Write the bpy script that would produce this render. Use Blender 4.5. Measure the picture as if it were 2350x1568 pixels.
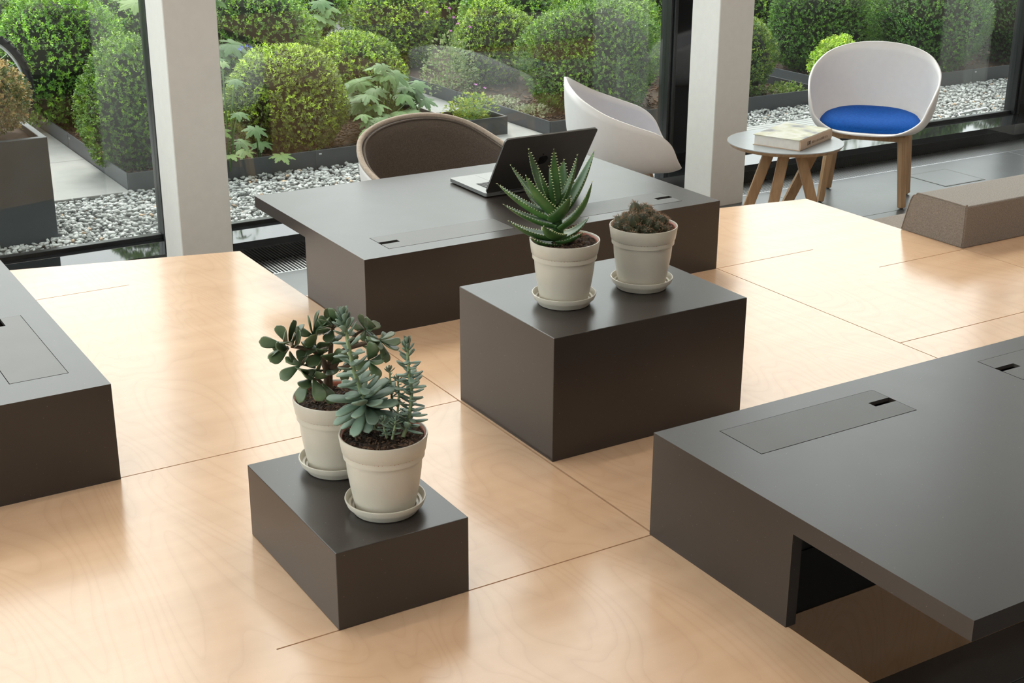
import bpy, bmesh, math, random
import numpy as np
from mathutils import Vector, Matrix

# ---------------------------------------------------------------- scene reset
for o in list(bpy.data.objects):
    bpy.data.objects.remove(o, do_unlink=True)
scene = bpy.context.scene
COL = scene.collection
random.seed(7)
RNG = np.random.default_rng(11)

# ---------------------------------------------------------------- camera (metres; platform top is z = 0)
W_PX, H_PX = 2350.0, 1568.0
FOCAL_PX = 3217.74
PITCH, ROLL, YAW = 0.357788, 0.002922, 0.546747
CAM = np.array([0.0, 0.0, 1.4])
FLOOR_Z = -0.40
_fwd = np.array([math.sin(YAW) * math.cos(PITCH), math.cos(YAW) * math.cos(PITCH), -math.sin(PITCH)])
_rt = np.array([math.cos(YAW), -math.sin(YAW), 0.0])
_up = np.cross(_rt, _fwd)
_r2 = _rt * math.cos(ROLL) + _up * math.sin(ROLL)
_u2 = -_rt * math.sin(ROLL) + _up * math.cos(ROLL)
cam_data = bpy.data.cameras.new('camera')
cam_data.sensor_width = 36.0
cam_data.lens = FOCAL_PX * 36.0 / W_PX
cam_data.clip_start = 0.05
cam_data.clip_end = 200
cam = bpy.data.objects.new('camera', cam_data)
COL.objects.link(cam)
cam.matrix_world = Matrix(((_r2[0], _u2[0], -_fwd[0], CAM[0]), (_r2[1], _u2[1], -_fwd[1], CAM[1]),
                           (_r2[2], _u2[2], -_fwd[2], CAM[2]), (0, 0, 0, 1)))
scene.camera = cam

def ray(px, py):
    return (_r2 * (px - W_PX / 2) - _u2 * (py - H_PX / 2)) / FOCAL_PX + _fwd

def on_z(px, py, z):
    d = ray(px, py)
    return CAM + d * ((z - CAM[2]) / d[2])

# ---------------------------------------------------------------- world, lights, exposure
SKY_STRENGTH = 3.4
world = bpy.data.worlds.new('overcast_sky')
scene.world = world
world.use_nodes = True
bg = world.node_tree.nodes['Background']
bg.inputs['Color'].default_value = (0.95, 0.985, 1.0, 1)
bg.inputs['Strength'].default_value = SKY_STRENGTH
scene.view_settings.view_transform = 'Standard'
scene.view_settings.look = 'None'
scene.view_settings.exposure = -0.06
scene.view_settings.gamma = 1.0
scene.view_settings.use_curve_mapping = False
sun = bpy.data.lights.new('hazy_sun', 'SUN')
sun.energy = 3.0
sun.angle = math.radians(25)
sun.color = (1.0, 0.95, 0.85)
sun_o = bpy.data.objects.new('hazy_sun', sun)
COL.objects.link(sun_o)
sun_o.rotation_euler = (math.radians(-38), math.radians(12), 0)
CEILING_FILL = 28.0  # emission of the unseen ceiling panels added to brighten the room

# ---------------------------------------------------------------- helpers
def tag(o, label=None, cat=None, group=None, kind=None):
    if label: o['label'] = label
    if cat: o['category'] = cat
    if group: o['group'] = group
    if kind: o['kind'] = kind
    return o

def empty(name, loc, rz=0.0):
    o = bpy.data.objects.new(name, None)
    o.empty_display_size = 0.1
    COL.objects.link(o)
    o.location = loc
    o.rotation_euler = (0, 0, rz)
    return o

def make_mesh(name, verts, faces, mats, smooth=False, mat_idx=None):
    me = bpy.data.meshes.new(name)
    me.from_pydata([tuple(float(c) for c in v) for v in verts], [], [tuple(int(i) for i in f) for f in faces])
    if not isinstance(mats, (list, tuple)): mats = [mats]
    for m in mats: me.materials.append(m)
    if mat_idx is not None:
        me.polygons.foreach_set('material_index', np.asarray(mat_idx, dtype=np.int32))
    if smooth:
        me.polygons.foreach_set('use_smooth', np.ones(len(me.polygons), dtype=bool))
    me.update()
    return me

def link(name, me, parent=None, loc=None):
    o = bpy.data.objects.new(name, me)
    COL.objects.link(o)
    if parent is not None: o.parent = parent
    if loc is not None: o.location = loc
    return o

def obj(name, vf, mat, parent=None, smooth=False, world=False):
    """one mesh object; world=True: the vertices are world positions, moved into the parent's frame"""
    verts, faces = vf[0], vf[1]
    if world and parent is not None:
        p = parent; off = Vector((0, 0, 0))
        while p is not None:
            off += p.location; p = p.parent
        verts = [(v[0] - off[0], v[1] - off[1], v[2] - off[2]) for v in verts]
    return link(name, make_mesh(name, verts, faces, mat, smooth), parent)

def bm_out(bm):
    bm.normal_update()
    bm.verts.index_update()
    v = [tuple(x.co) for x in bm.verts]
    f = [[w.index for w in p.verts] for p in bm.faces]
    bm.free()
    return v, f

def box(x0, x1, y0, y1, z0, z1, bevel=0.0, seg=1):
    bm = bmesh.new()
    bmesh.ops.create_cube(bm, size=1.0)
    for v in bm.verts:
        v.co = Vector(((x0 + x1) / 2 + v.co.x * (x1 - x0), (y0 + y1) / 2 + v.co.y * (y1 - y0), (z0 + z1) / 2 + v.co.z * (z1 - z0)))
    if bevel > 0:
        bmesh.ops.bevel(bm, geom=list(bm.edges), offset=bevel, segments=seg, affect='EDGES', profile=0.5)
    return bm_out(bm)

def join(*parts):
    V, F = [], []
    for v, f in parts:
        n = len(V); V += list(v); F += [[i + n for i in p] for p in f]
    return V, F

def prism(poly, z0, z1):
    """vertical prism over a (possibly concave) counter-clockwise polygon"""
    bm = bmesh.new()
    top = [bm.verts.new((x, y, z1)) for x, y in poly]
    bot = [bm.verts.new((x, y, z0)) for x, y in poly]
    ft = bm.faces.new(top); fb = bm.faces.new(list(reversed(bot)))
    n = len(poly)
    for i in range(n):
        j = (i + 1) % n
        bm.faces.new((top[j], top[i], bot[i], bot[j]))
    bm.normal_update()
    bmesh.ops.triangulate(bm, faces=[ft, fb])
    bmesh.ops.recalc_face_normals(bm, faces=list(bm.faces))
    return bm_out(bm)

def slab_holes(xs, ys, holes, z0, z1):
    """slab over the grid xs x ys with the cells in holes (ix, iy) left open"""
    V, F, idx = [], [], {}
    def vid(i, j, k):
        if (i, j, k) not in idx:
            idx[(i, j, k)] = len(V); V.append((xs[i], ys[j], (z0, z1)[k]))
        return idx[(i, j, k)]
    nx, ny = len(xs) - 1, len(ys) - 1
    solid = lambda i, j: 0 <= i < nx and 0 <= j < ny and (i, j) not in holes
    for i in range(nx):
        for j in range(ny):
            if not solid(i, j): continue
            F.append((vid(i, j, 1), vid(i + 1, j, 1), vid(i + 1, j + 1, 1), vid(i, j + 1, 1)))
            F.append((vid(i, j, 0), vid(i, j + 1, 0), vid(i + 1, j + 1, 0), vid(i + 1, j, 0)))
            if not solid(i, j - 1): F.append((vid(i, j, 0), vid(i + 1, j, 0), vid(i + 1, j, 1), vid(i, j, 1)))
            if not solid(i, j + 1): F.append((vid(i + 1, j + 1, 0), vid(i, j + 1, 0), vid(i, j + 1, 1), vid(i + 1, j + 1, 1)))
            if not solid(i - 1, j): F.append((vid(i, j + 1, 0), vid(i, j, 0), vid(i, j, 1), vid(i, j + 1, 1)))
            if not solid(i + 1, j): F.append((vid(i + 1, j, 0), vid(i + 1, j + 1, 0), vid(i + 1, j + 1, 1), vid(i + 1, j, 1)))
    return V, F

def lathe(profile, n=48, c=(0, 0, 0)):
    """closed or open profile [(r, z)...] spun round z"""
    V, F = [], []
    m = len(profile)
    for i in range(n):
        a = 2 * math.pi * i / n
        for r, z in profile:
            V.append((c[0] + r * math.cos(a), c[1] + r * math.sin(a), c[2] + z))
    for i in range(n):
        j = (i + 1) % n
        for k in range(m - 1):
            F.append((i * m + k, j * m + k, j * m + k + 1, i * m + k + 1))
    return V, F

def tube(path, rad, n=8, closed=False, caps=True):
    path = [Vector(p) for p in path]
    m = len(path)
    rads = rad if isinstance(rad, (list, tuple)) else [rad] * m
    V, F = [], []
    nrm = None
    for i, p in enumerate(path):
        if closed: t = path[(i + 1) % m] - path[i - 1]
        else: t = path[min(i + 1, m - 1)] - path[max(i - 1, 0)]
        t.normalize()
        if nrm is None:
            ref = Vector((0, 0, 1)) if abs(t.z) < 0.9 else Vector((1, 0, 0))
            nrm = t.cross(ref).normalized()
        else:
            nrm = (nrm - t * nrm.dot(t)).normalized()
        b = t.cross(nrm)
        for k in range(n):
            a = 2 * math.pi * k / n
            V.append(tuple(p + (nrm * math.cos(a) + b * math.sin(a)) * rads[i]))
    for i in range(m if closed else m - 1):
        j = (i + 1) % m
        for k in range(n):
            l = (k + 1) % n
            F.append((i * n + k, i * n + l, j * n + l, j * n + k))
    if caps and not closed:
        F.append(tuple(range(n - 1, -1, -1)))
        F.append(tuple((m - 1) * n + k for k in range(n)))
    return V, F

def bar(a, b, wa, da, wb, db, side):
    """tapered rectangular bar from a to b; side: direction of the width"""
    a, b, side = Vector(a), Vector(b), Vector(side)
    t = (b - a).normalized()
    s = (side - t * side.dot(t)).normalized()
    d = t.cross(s)
    bm = bmesh.new()
    vs = []
    for p, w, h in ((a, wa, da), (b, wb, db)):
        vs.append([bm.verts.new(p + s * (w / 2 * i) + d * (h / 2 * j)) for i, j in ((-1, -1), (1, -1), (1, 1), (-1, 1))])
    bm.faces.new(list(reversed(vs[0]))); bm.faces.new(vs[1])
    for i in range(4):
        j = (i + 1) % 4
        bm.faces.new((vs[0][i], vs[0][j], vs[1][j], vs[1][i]))
    bmesh.ops.recalc_face_normals(bm, faces=list(bm.faces))
    bmesh.ops.bevel(bm, geom=list(bm.edges), offset=min(wa, da, wb, db) * 0.12, segments=2, affect='EDGES')
    return bm_out(bm)

def catmull(P, per, closed=False):
    P = [np.array(p, float) for p in P]
    n = len(P); out = []
    rng = n if closed else n - 1
    for i in range(rng):
        if closed: p0, p1, p2, p3 = P[i - 1], P[i], P[(i + 1) % n], P[(i + 2) % n]
        else: p0, p1, p2, p3 = P[max(i - 1, 0)], P[i], P[i + 1], P[min(i + 2, n - 1)]
        for k in range(per):
            t = k / per
            out.append(0.5 * ((2 * p1) + (-p0 + p2) * t + (2 * p0 - 5 * p1 + 4 * p2 - p3) * t * t + (-p0 + 3 * p1 - 3 * p2 + p3) * t ** 3))
    if not closed: out.append(P[-1])
    return out

# ---------------------------------------------------------------- materials
def new_mat(name):
    m = bpy.data.materials.new(name)
    m.use_nodes = True
    nt = m.node_tree
    return m, nt, nt.nodes['Principled BSDF']

def noise(nt, scale, detail=3.0, coord='Object', stretch=None, distortion=0.0):
    tc = nt.nodes.new('ShaderNodeTexCoord')
    n = nt.nodes.new('ShaderNodeTexNoise')
    n.inputs['Scale'].default_value = scale
    n.inputs['Detail'].default_value = detail
    n.inputs['Distortion'].default_value = distortion
    src = tc.outputs[coord]
    if stretch:
        mp = nt.nodes.new('ShaderNodeMapping')
        mp.inputs['Scale'].default_value = stretch
        nt.links.new(src, mp.inputs['Vector']); src = mp.outputs['Vector']
    nt.links.new(src, n.inputs['Vector'])
    return n

def ramp(nt, src, stops):
    r = nt.nodes.new('ShaderNodeValToRGB')
    el = r.color_ramp.elements
    while len(el) < len(stops): el.new(0.5)
    for e, (p, c) in zip(el, stops):
        e.position = p; e.color = (c[0], c[1], c[2], 1)
    nt.links.new(src, r.inputs['Fac'])
    return r

def bump(nt, src, strength, dist, bsdf):
    b = nt.nodes.new('ShaderNodeBump')
    b.inputs['Strength'].default_value = strength
    b.inputs['Distance'].default_value = dist
    nt.links.new(src, b.inputs['Height'])
    nt.links.new(b.outputs['Normal'], bsdf.inputs['Normal'])

def simple(name, col, rough=0.5, metal=0.0, spec=0.5, vary=0.06, scale=30.0, bump_s=0.0):
    m, nt, b = new_mat(name)
    b.inputs['Roughness'].default_value = rough
    b.inputs['Metallic'].default_value = metal
    b.inputs['Specular IOR Level'].default_value = spec
    n = noise(nt, scale)
    lo = [c * (1 - vary) for c in col]; hi = [min(1, c * (1 + vary)) for c in col]
    r = ramp(nt, n.outputs['Fac'], [(0.3, lo), (0.7, hi)])
    nt.links.new(r.outputs['Color'], b.inputs['Base Color'])
    if bump_s: bump(nt, n.outputs['Fac'], bump_s, 0.002, b)
    return m

def mat_plywood():
    m, nt, b = new_mat('birch_plywood')
    tc = nt.nodes.new('ShaderNodeTexCoord')
    mp = nt.nodes.new('ShaderNodeMapping'); mp.inputs['Scale'].default_value = (2.1, 0.62, 1.0)
    nt.links.new(tc.outputs['Object'], mp.inputs['Vector'])
    n1 = nt.nodes.new('ShaderNodeTexNoise'); n1.inputs['Scale'].default_value = 1.5; n1.inputs['Detail'].default_value = 2.0; n1.inputs['Distortion'].default_value = 0.6
    nt.links.new(mp.outputs['Vector'], n1.inputs['Vector'])
    mul = nt.nodes.new('ShaderNodeMath'); mul.operation = 'MULTIPLY'; mul.inputs[1].default_value = 24.0
    nt.links.new(n1.outputs['Fac'], mul.inputs[0])
    fr = nt.nodes.new('ShaderNodeMath'); fr.operation = 'FRACT'
    nt.links.new(mul.outputs[0], fr.inputs[0])
    rr = ramp(nt, fr.outputs[0], [(0.0, (0.665, 0.437, 0.278)), (0.12, (0.70, 0.466, 0.300)), (0.6, (0.712, 0.476, 0.307)), (1.0, (0.685, 0.452, 0.289))])
    n2 = noise(nt, 3.0, 4.0, stretch=(1, 5, 1))
    r2 = ramp(nt, n2.outputs['Fac'], [(0.3, (0.93, 0.91, 0.88)), (0.7, (1.0, 1.0, 1.0))])
    mx = nt.nodes.new('ShaderNodeMix'); mx.data_type = 'RGBA'; mx.blend_type = 'MULTIPLY'; mx.inputs['Factor'].default_value = 1.0
    nt.links.new(rr.outputs['Color'], mx.inputs['A']); nt.links.new(r2.outputs['Color'], mx.inputs['B'])
    nt.links.new(mx.outputs['Result'], b.inputs['Base Color'])
    n3 = noise(nt, 2.2, 3.0)
    r3 = ramp(nt, n3.outputs['Fac'], [(0.15, (0.16,) * 3), (0.85, (0.22,) * 3)])
    nt.links.new(r3.outputs['Color'], b.inputs['Roughness'])
    b.inputs['Specular IOR Level'].default_value = 0.9
    return m

def mat_block(name, base, rough, speck=True):
    m, nt, b = new_mat(name)
    b.inputs['Roughness'].default_value = rough
    b.inputs['Specular IOR Level'].default_value = 0.55
    tc = nt.nodes.new('ShaderNodeTexCoord')
    v = nt.nodes.new('ShaderNodeTexVoronoi'); v.inputs['Scale'].default_value = 60.0
    nt.links.new(tc.outputs['Object'], v.inputs['Vector'])
    r = ramp(nt, v.outputs['Distance'], [(0.0, (0.30, 0.26, 0.21)), (0.035, (0.16, 0.13, 0.11)), (0.06, base), (1.0, base)])
    n = noise(nt, 5.0, 4.0)
    r2 = ramp(nt, n.outputs['Fac'], [(0.3, (0.88,) * 3), (0.7, (1.0,) * 3)])
    mx = nt.nodes.new('ShaderNodeMix'); mx.data_type = 'RGBA'; mx.blend_type = 'MULTIPLY'; mx.inputs['Factor'].default_value = 1.0
    nt.links.new(r.outputs['Color'], mx.inputs['A']); nt.links.new(r2.outputs['Color'], mx.inputs['B'])
    nt.links.new(mx.outputs['Result'], b.inputs['Base Color'])
    n2 = noise(nt, 9.0, 3.0)
    mr = nt.nodes.new('ShaderNodeMapRange')
    mr.inputs['To Min'].default_value = rough * 0.92; mr.inputs['To Max'].default_value = rough * 1.08
    nt.links.new(n2.outputs['Fac'], mr.inputs['Value']); nt.links.new(mr.outputs['Result'], b.inputs['Roughness'])
    return m

def mat_fabric(name, c1, c2, scale=420.0):
    m, nt, b = new_mat(name)
    b.inputs['Roughness'].default_value = 0.9
    b.inputs['Specular IOR Level'].default_value = 0.2
    b.inputs['Sheen Weight'].default_value = 0.25
    n = noise(nt, scale, 2.0, stretch=(0.25, 0.25, 1))
    n2 = noise(nt, scale, 2.0, stretch=(1, 1, 0.22))
    ad = nt.nodes.new('ShaderNodeMath'); ad.operation = 'ADD'
    nt.links.new(n.outputs['Fac'], ad.inputs[0]); nt.links.new(n2.outputs['Fac'], ad.inputs[1])
    hf = nt.nodes.new('ShaderNodeMath'); hf.operation = 'MULTIPLY'; hf.inputs[1].default_value = 0.5
    nt.links.new(ad.outputs[0], hf.inputs[0])
    r = ramp(nt, hf.outputs[0], [(0.38, c1), (0.62, c2)])
    nt.links.new(r.outputs['Color'], b.inputs['Base Color'])
    bump(nt, hf.outputs[0], 0.35, 0.001, b)
    return m

def mat_oak():
    m, nt, b = new_mat('oak_wood')
    b.inputs['Roughness'].default_value = 0.42
    n = noise(nt, 60.0, 4.0, stretch=(1, 1, 0.06))
    r = ramp(nt, n.outputs['Fac'], [(0.3, (0.36, 0.22, 0.115)), (0.7, (0.50, 0.33, 0.19))])
    nt.links.new(r.outputs['Color'], b.inputs['Base Color'])
    return m

def mat_leaf(name, rough=0.45, trans=0.25, spec=0.4):
    """leaf colour comes from the mesh's own per-leaf colour attribute"""
    m, nt, b = new_mat(name)
    at = nt.nodes.new('ShaderNodeAttribute'); at.attribute_name = 'leaf_colour'
    nt.links.new(at.outputs['Color'], b.inputs['Base Color'])
    b.inputs['Roughness'].default_value = rough
    b.inputs['Specular IOR Level'].default_value = spec
    tr = nt.nodes.new('ShaderNodeBsdfTranslucent')
    hs = nt.nodes.new('ShaderNodeHueSaturation'); hs.inputs['Value'].default_value = 1.3; hs.inputs['Hue'].default_value = 0.485
    nt.links.new(at.outputs['Color'], hs.inputs['Color']); nt.links.new(hs.outputs['Color'], tr.inputs['Color'])
    mx = nt.nodes.new('ShaderNodeMixShader'); mx.inputs['Fac'].default_value = trans
    out = nt.nodes['Material Output']
    nt.links.new(b.outputs['BSDF'], mx.inputs[1]); nt.links.new(tr.outputs['BSDF'], mx.inputs[2])
    nt.links.new(mx.outputs['Shader'], out.inputs['Surface'])
    return m

def mat_succulent(name, c1, c2, rough=0.42, scale=40.0, sss=0.08):
    m, nt, b = new_mat(name)
    n = noise(nt, scale, 2.0)
    oi = nt.nodes.new('ShaderNodeObjectInfo')
    r = ramp(nt, n.outputs['Fac'], [(0.3, c1), (0.7, c2)])
    hs = nt.nodes.new('ShaderNodeHueSaturation')
    mr = nt.nodes.new('ShaderNodeMapRange'); mr.inputs['To Min'].default_value = 0.75; mr.inputs['To Max'].default_value = 1.25
    nt.links.new(oi.outputs['Random'], mr.inputs['Value']); nt.links.new(mr.outputs['Result'], hs.inputs['Value'])
    nt.links.new(r.outputs['Color'], hs.inputs['Color']); nt.links.new(hs.outputs['Color'], b.inputs['Base Color'])
    b.inputs['Roughness'].default_value = rough
    b.inputs['Subsurface Weight'].default_value = sss
    b.inputs['Subsurface Scale'].default_value = 0.01
    return m

def mat_glass():
    m, nt, b = new_mat('window_glass')
    nt.nodes.remove(b)
    tr = nt.nodes.new('ShaderNodeBsdfTransparent'); tr.inputs['Color'].default_value = (0.965, 0.985, 0.97, 1)
    gl = nt.nodes.new('ShaderNodeBsdfGlossy'); gl.inputs['Roughness'].default_value = 0.0
    fr = nt.nodes.new('ShaderNodeFresnel'); fr.inputs['IOR'].default_value = 1.5
    ge = nt.nodes.new('ShaderNodeNewGeometry')            # same reflectance on both faces of the pane
    mr = nt.nodes.new('ShaderNodeMapRange'); mr.inputs['To Min'].default_value = 1.72; mr.inputs['To Max'].default_value = 1 / 1.72
    nt.links.new(ge.outputs['Backfacing'], mr.inputs['Value']); nt.links.new(mr.outputs['Result'], fr.inputs['IOR'])
    mx = nt.nodes.new('ShaderNodeMixShader')
    nt.links.new(fr.outputs['Fac'], mx.inputs['Fac'])
    nt.links.new(tr.outputs['BSDF'], mx.inputs[1]); nt.links.new(gl.outputs['BSDF'], mx.inputs[2])
    nt.links.new(mx.outputs['Shader'], nt.nodes['Material Output'].inputs['Surface'])
    return m

def mat_emit(name, col, strength):
    m, nt, b = new_mat(name)
    b.inputs['Base Color'].default_value = (0.8, 0.8, 0.8, 1)
    b.inputs['Emission Color'].default_value = (*col, 1)
    b.inputs['Emission Strength'].default_value = strength
    return m

M = {}
M['ply'] = mat_plywood()
M['ply_core'] = simple('plywood_edge', (0.40, 0.235, 0.12), 0.6)
M['block'] = mat_block('dark_solid_surface', (0.039, 0.031, 0.027), 0.30)
M['flap'] = mat_block('dark_flap', (0.060, 0.055, 0.050), 0.40)
M['black'] = simple('black_paint', (0.012, 0.012, 0.013), 0.45)
M['sill'] = simple('black_polished_sill', (0.010, 0.011, 0.012), 0.04, spec=0.9, vary=0.02)
M['frame'] = simple('black_anodised_frame', (0.018, 0.020, 0.021), 0.30)
M['tile'] = simple('slate_tile', (0.070, 0.078, 0.085), 0.32, spec=0.95, vary=0.12, scale=6.0)
M['grout'] = simple('grout', (0.16, 0.17, 0.17), 0.7)
M['alu'] = simple('brushed_aluminium', (0.62, 0.64, 0.65), 0.32, metal=1.0)
M['grille_dark'] = simple('trench_dark', (0.01, 0.01, 0.011), 0.6)
M['plaster'] = simple('white_plaster', (0.74, 0.72, 0.68), 0.75, vary=0.02)
M['ceiling'] = simple('white_ceiling', (0.80, 0.79, 0.77), 0.8, vary=0.02)
M['wall'] = simple('warm_grey_wall', (0.40, 0.36, 0.32), 0.8, vary=0.03)
M['glass'] = mat_glass()
M['shell'] = simple('white_polypropylene', (0.78, 0.765, 0.76), 0.42, vary=0.015)
M['oak'] = mat_oak()
M['blue'] = mat_fabric('blue_wool', (0.003, 0.060, 0.29), (0.006, 0.090, 0.40), 300.0)
M['blue'].node_tree.nodes['Principled BSDF'].inputs['Sheen Weight'].default_value = 0.0
M['brown'] = mat_fabric('brown_grey_fabric', (0.085, 0.065, 0.050), (0.155, 0.120, 0.095), 700.0)
M['beige'] = mat_fabric('beige_edge_fabric', (0.36, 0.29, 0.23), (0.46, 0.38, 0.31), 300.0)
M['taupe'] = mat_fabric('taupe_fabric', (0.150, 0.125, 0.105), (0.280, 0.240, 0.205), 900.0)
M['laminate'] = simple('pale_grey_linoleum', (0.33, 0.36, 0.38), 0.33, vary=0.03)
M['pot'] = simple('ivory_plastic', (0.57, 0.53, 0.45), 0.34, vary=0.015)
M['terracotta'] = simple('terracotta_plastic', (0.36, 0.105, 0.06), 0.5)
M['soil'] = simple('potting_soil', (0.040, 0.024, 0.015), 0.95, vary=0.6, scale=160.0, bump_s=1.0)
M['bark'] = simple('bark_chip', (0.13, 0.075, 0.045), 0.9, vary=0.45, scale=60.0)
M['space_grey'] = simple('space_grey_aluminium', (0.23, 0.225, 0.22), 0.30, metal=0.9, vary=0.02)
M['silver'] = simple('silver_aluminium', (0.22, 0.222, 0.218), 0.45, metal=0.85, vary=0.02)
M['gloss_black'] = simple('gloss_black', (0.006, 0.006, 0.007), 0.06)
M['key'] = simple('black_key', (0.012, 0.012, 0.013), 0.55)
M['screen'] = simple('dark_screen', (0.008, 0.008, 0.010), 0.10)
M['paper'] = simple('page_paper', (0.70, 0.67, 0.63), 0.8)
M['spine'] = simple('book_spine_tan', (0.52, 0.38, 0.27), 0.4)
M['ink'] = simple('printed_ink', (0.03, 0.022, 0.018), 0.5)
M['ink_soft'] = simple('printed_ink_soft', (0.25, 0.18, 0.13), 0.5)
M['aloe'] = mat_succulent('aloe_skin', (0.030, 0.090, 0.022), (0.070, 0.165, 0.040), 0.36, 30.0)
M['aloe_spine'] = simple('aloe_spine', (0.62, 0.66, 0.36), 0.5)
M['jade'] = mat_succulent('jade_leaf', (0.036, 0.070, 0.028), (0.095, 0.140, 0.065), 0.33, 45.0)
M['jade_stem'] = simple('jade_stem', (0.13, 0.085, 0.055), 0.8)
M['sedum'] = mat_succulent('sedum_leaf', (0.11, 0.175, 0.125), (0.185, 0.260, 0.195), 0.52, 45.0)
M['sedum_stem'] = simple('sedum_stem', (0.26, 0.33, 0.17), 0.6)
M['cactus'] = mat_succulent('cactus_skin', (0.028, 0.036, 0.018), (0.075, 0.080, 0.040), 0.6, 60.0, 0.0)
M['cactus_spine'] = simple('cactus_spine', (0.42, 0.27, 0.17), 0.6)
M['leaf'] = mat_leaf('boxwood_leaf', 0.38, 0.28, 0.5)
M['leaf_soft'] = mat_leaf('soft_leaf', 0.55, 0.30, 0.3)
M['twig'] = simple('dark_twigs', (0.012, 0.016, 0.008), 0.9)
M['stem'] = simple('green_stem', (0.10, 0.19, 0.05), 0.6)
M['trunk'] = simple('tree_bark', (0.10, 0.08, 0.06), 0.9)
M['stone'] = None
M['concrete'] = simple('pale_concrete', (0.30, 0.30, 0.29), 0.8, vary=0.08, scale=8.0)
M['deck'] = simple('pale_ribbed_board', (0.34, 0.35, 0.35), 0.6)
M['steel_edge'] = simple('anthracite_steel', (0.055, 0.062, 0.070), 0.42)
M['slate_planter'] = simple('slate_planter', (0.040, 0.056, 0.070), 0.5, vary=0.15, scale=5.0)
M['rubber'] = simple('tyre_rubber', (0.015, 0.015, 0.016), 0.7)
M['mulch_bed'] = simple('bed_soil', (0.06, 0.038, 0.026), 0.95, vary=0.4)
M['ground'] = simple('gravel_base', (0.16, 0.165, 0.165), 0.9, vary=0.3, scale=50.0)
M['lawn'] = simple('ground_cover', (0.05, 0.09, 0.03), 0.9, vary=0.3)
M['petal_pink'] = simple('pink_petal', (0.60, 0.16, 0.55), 0.6)
M['petal_blue'] = simple('blue_petal', (0.14, 0.17, 0.72), 0.6)
M['fill_light'] = mat_emit('ceiling_fill_glow', (1.0, 0.90, 0.80), CEILING_FILL)  # glow for the added ceiling fill panels

def mat_stone():
    m, nt, b = new_mat('granite_chip')
    at = nt.nodes.new('ShaderNodeAttribute'); at.attribute_name = 'leaf_colour'
    n = noise(nt, 90.0, 3.0)
    r = ramp(nt, n.outputs['Fac'], [(0.3, (0.75,) * 3), (0.7, (1.1,) * 3)])
    mx = nt.nodes.new('ShaderNodeMix'); mx.data_type = 'RGBA'; mx.blend_type = 'MULTIPLY'; mx.inputs['Factor'].default_value = 1.0
    nt.links.new(at.outputs['Color'], mx.inputs['A']); nt.links.new(r.outputs['Color'], mx.inputs['B'])
    nt.links.new(mx.outputs['Result'], b.inputs['Base Color'])
    b.inputs['Roughness'].default_value = 0.75
    return m
M['stone'] = mat_stone()

def mat_cover():
    m, nt, b = new_mat('book_cover_print')
    n = noise(nt, 9.0, 3.0)
    r = ramp(nt, n.outputs['Fac'], [(0.36, (0.16, 0.16, 0.15)), (0.43, (0.36, 0.36, 0.33)), (0.5, (0.47, 0.46, 0.30)), (0.6, (0.58, 0.57, 0.50)), (0.75, (0.47, 0.46, 0.34))])
    nt.links.new(r.outputs['Color'], b.inputs['Base Color'])
    b.inputs['Roughness'].default_value = 0.5
    return m
M['cover'] = mat_cover()

# ================================================================ THE ROOM
GLASS_Y = 5.735
SILL_F, SILL_Z = 5.52, -0.305
CEIL_Z = 3.9
X_L, X_R, Y_B = -3.6, 10.6, -4.5

def structure(name, vf, mat, parent=None):
    o = obj(name, vf, mat, parent, world=True)
    if parent is None: o['kind'] = 'structure'
    return o

floor = structure('floor', box(X_L, X_R, Y_B, SILL_F, FLOOR_Z - 0.15, FLOOR_Z - 0.008), M['grout'])
tag(floor, 'dark slate tiled floor under the plywood platform')
TX, TY = 0.913, 0.605
tile_me = make_mesh('tile', *box(-TX / 2 + 0.0015, TX / 2 - 0.0015, -TY / 2 + 0.0015, TY / 2 - 0.0015, -0.008, 0.0, 0.0008), M['tile'])
gx0, gy0 = 4.757, 4.715
for i in range(-9, 6):
    for j in range(-15, 1):
        cx, cy = gx0 + (i + 0.5) * TX, gy0 + (j + 0.5) * TY
        if cx - TX / 2 < X_L or cx + TX / 2 > X_R: continue
        t = link('tile', tile_me, floor, (cx, cy, FLOOR_Z))
hatch = obj('floor_hatch', join(slab_holes([5.645, 5.655, 5.935, 5.945], [4.925, 4.935, 5.195, 5.205], {(1, 1)}, FLOOR_Z, FLOOR_Z + 0.0022)), M['grout'], None)
tag(hatch, 'thin metal frame of a floor hatch in the slate tiles', 'floor hatch')
obj('lid', box(5.656, 5.934, 4.936, 5.194, FLOOR_Z + 0.0002, FLOOR_Z + 0.002), M['tile'], hatch)

ceiling = structure('ceiling', box(X_L - 0.2, X_R + 0.2, Y_B - 0.2, 5.80, CEIL_Z, CEIL_Z + 0.25), M['ceiling'])
tag(ceiling, 'white plaster ceiling of the lounge')
wall_back = structure('wall_back', box(X_L - 0.2, X_R + 0.2, Y_B - 0.2, Y_B, FLOOR_Z - 0.15, CEIL_Z), M['wall'])
tag(wall_back, 'warm grey wall facing the windows')
wall_right = structure('wall_right', box(X_R, X_R + 0.2, Y_B, 5.80, FLOOR_Z - 0.15, CEIL_Z), M['wall'])
tag(wall_right, 'warm grey side wall beyond the sofa')
wl = join(box(X_L - 0.2, X_L, Y_B, -1.5, FLOOR_Z - 0.15, CEIL_Z), box(X_L - 0.2, X_L, -1.5, 5.80, FLOOR_Z - 0.15, SILL_Z),
          box(X_L - 0.2, X_L, 5.5, 5.80, SILL_Z, CEIL_Z))
wall_left = structure('wall_left', wl, M['wall'])
tag(wall_left, 'warm grey side wall with a wide window opening')

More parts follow.
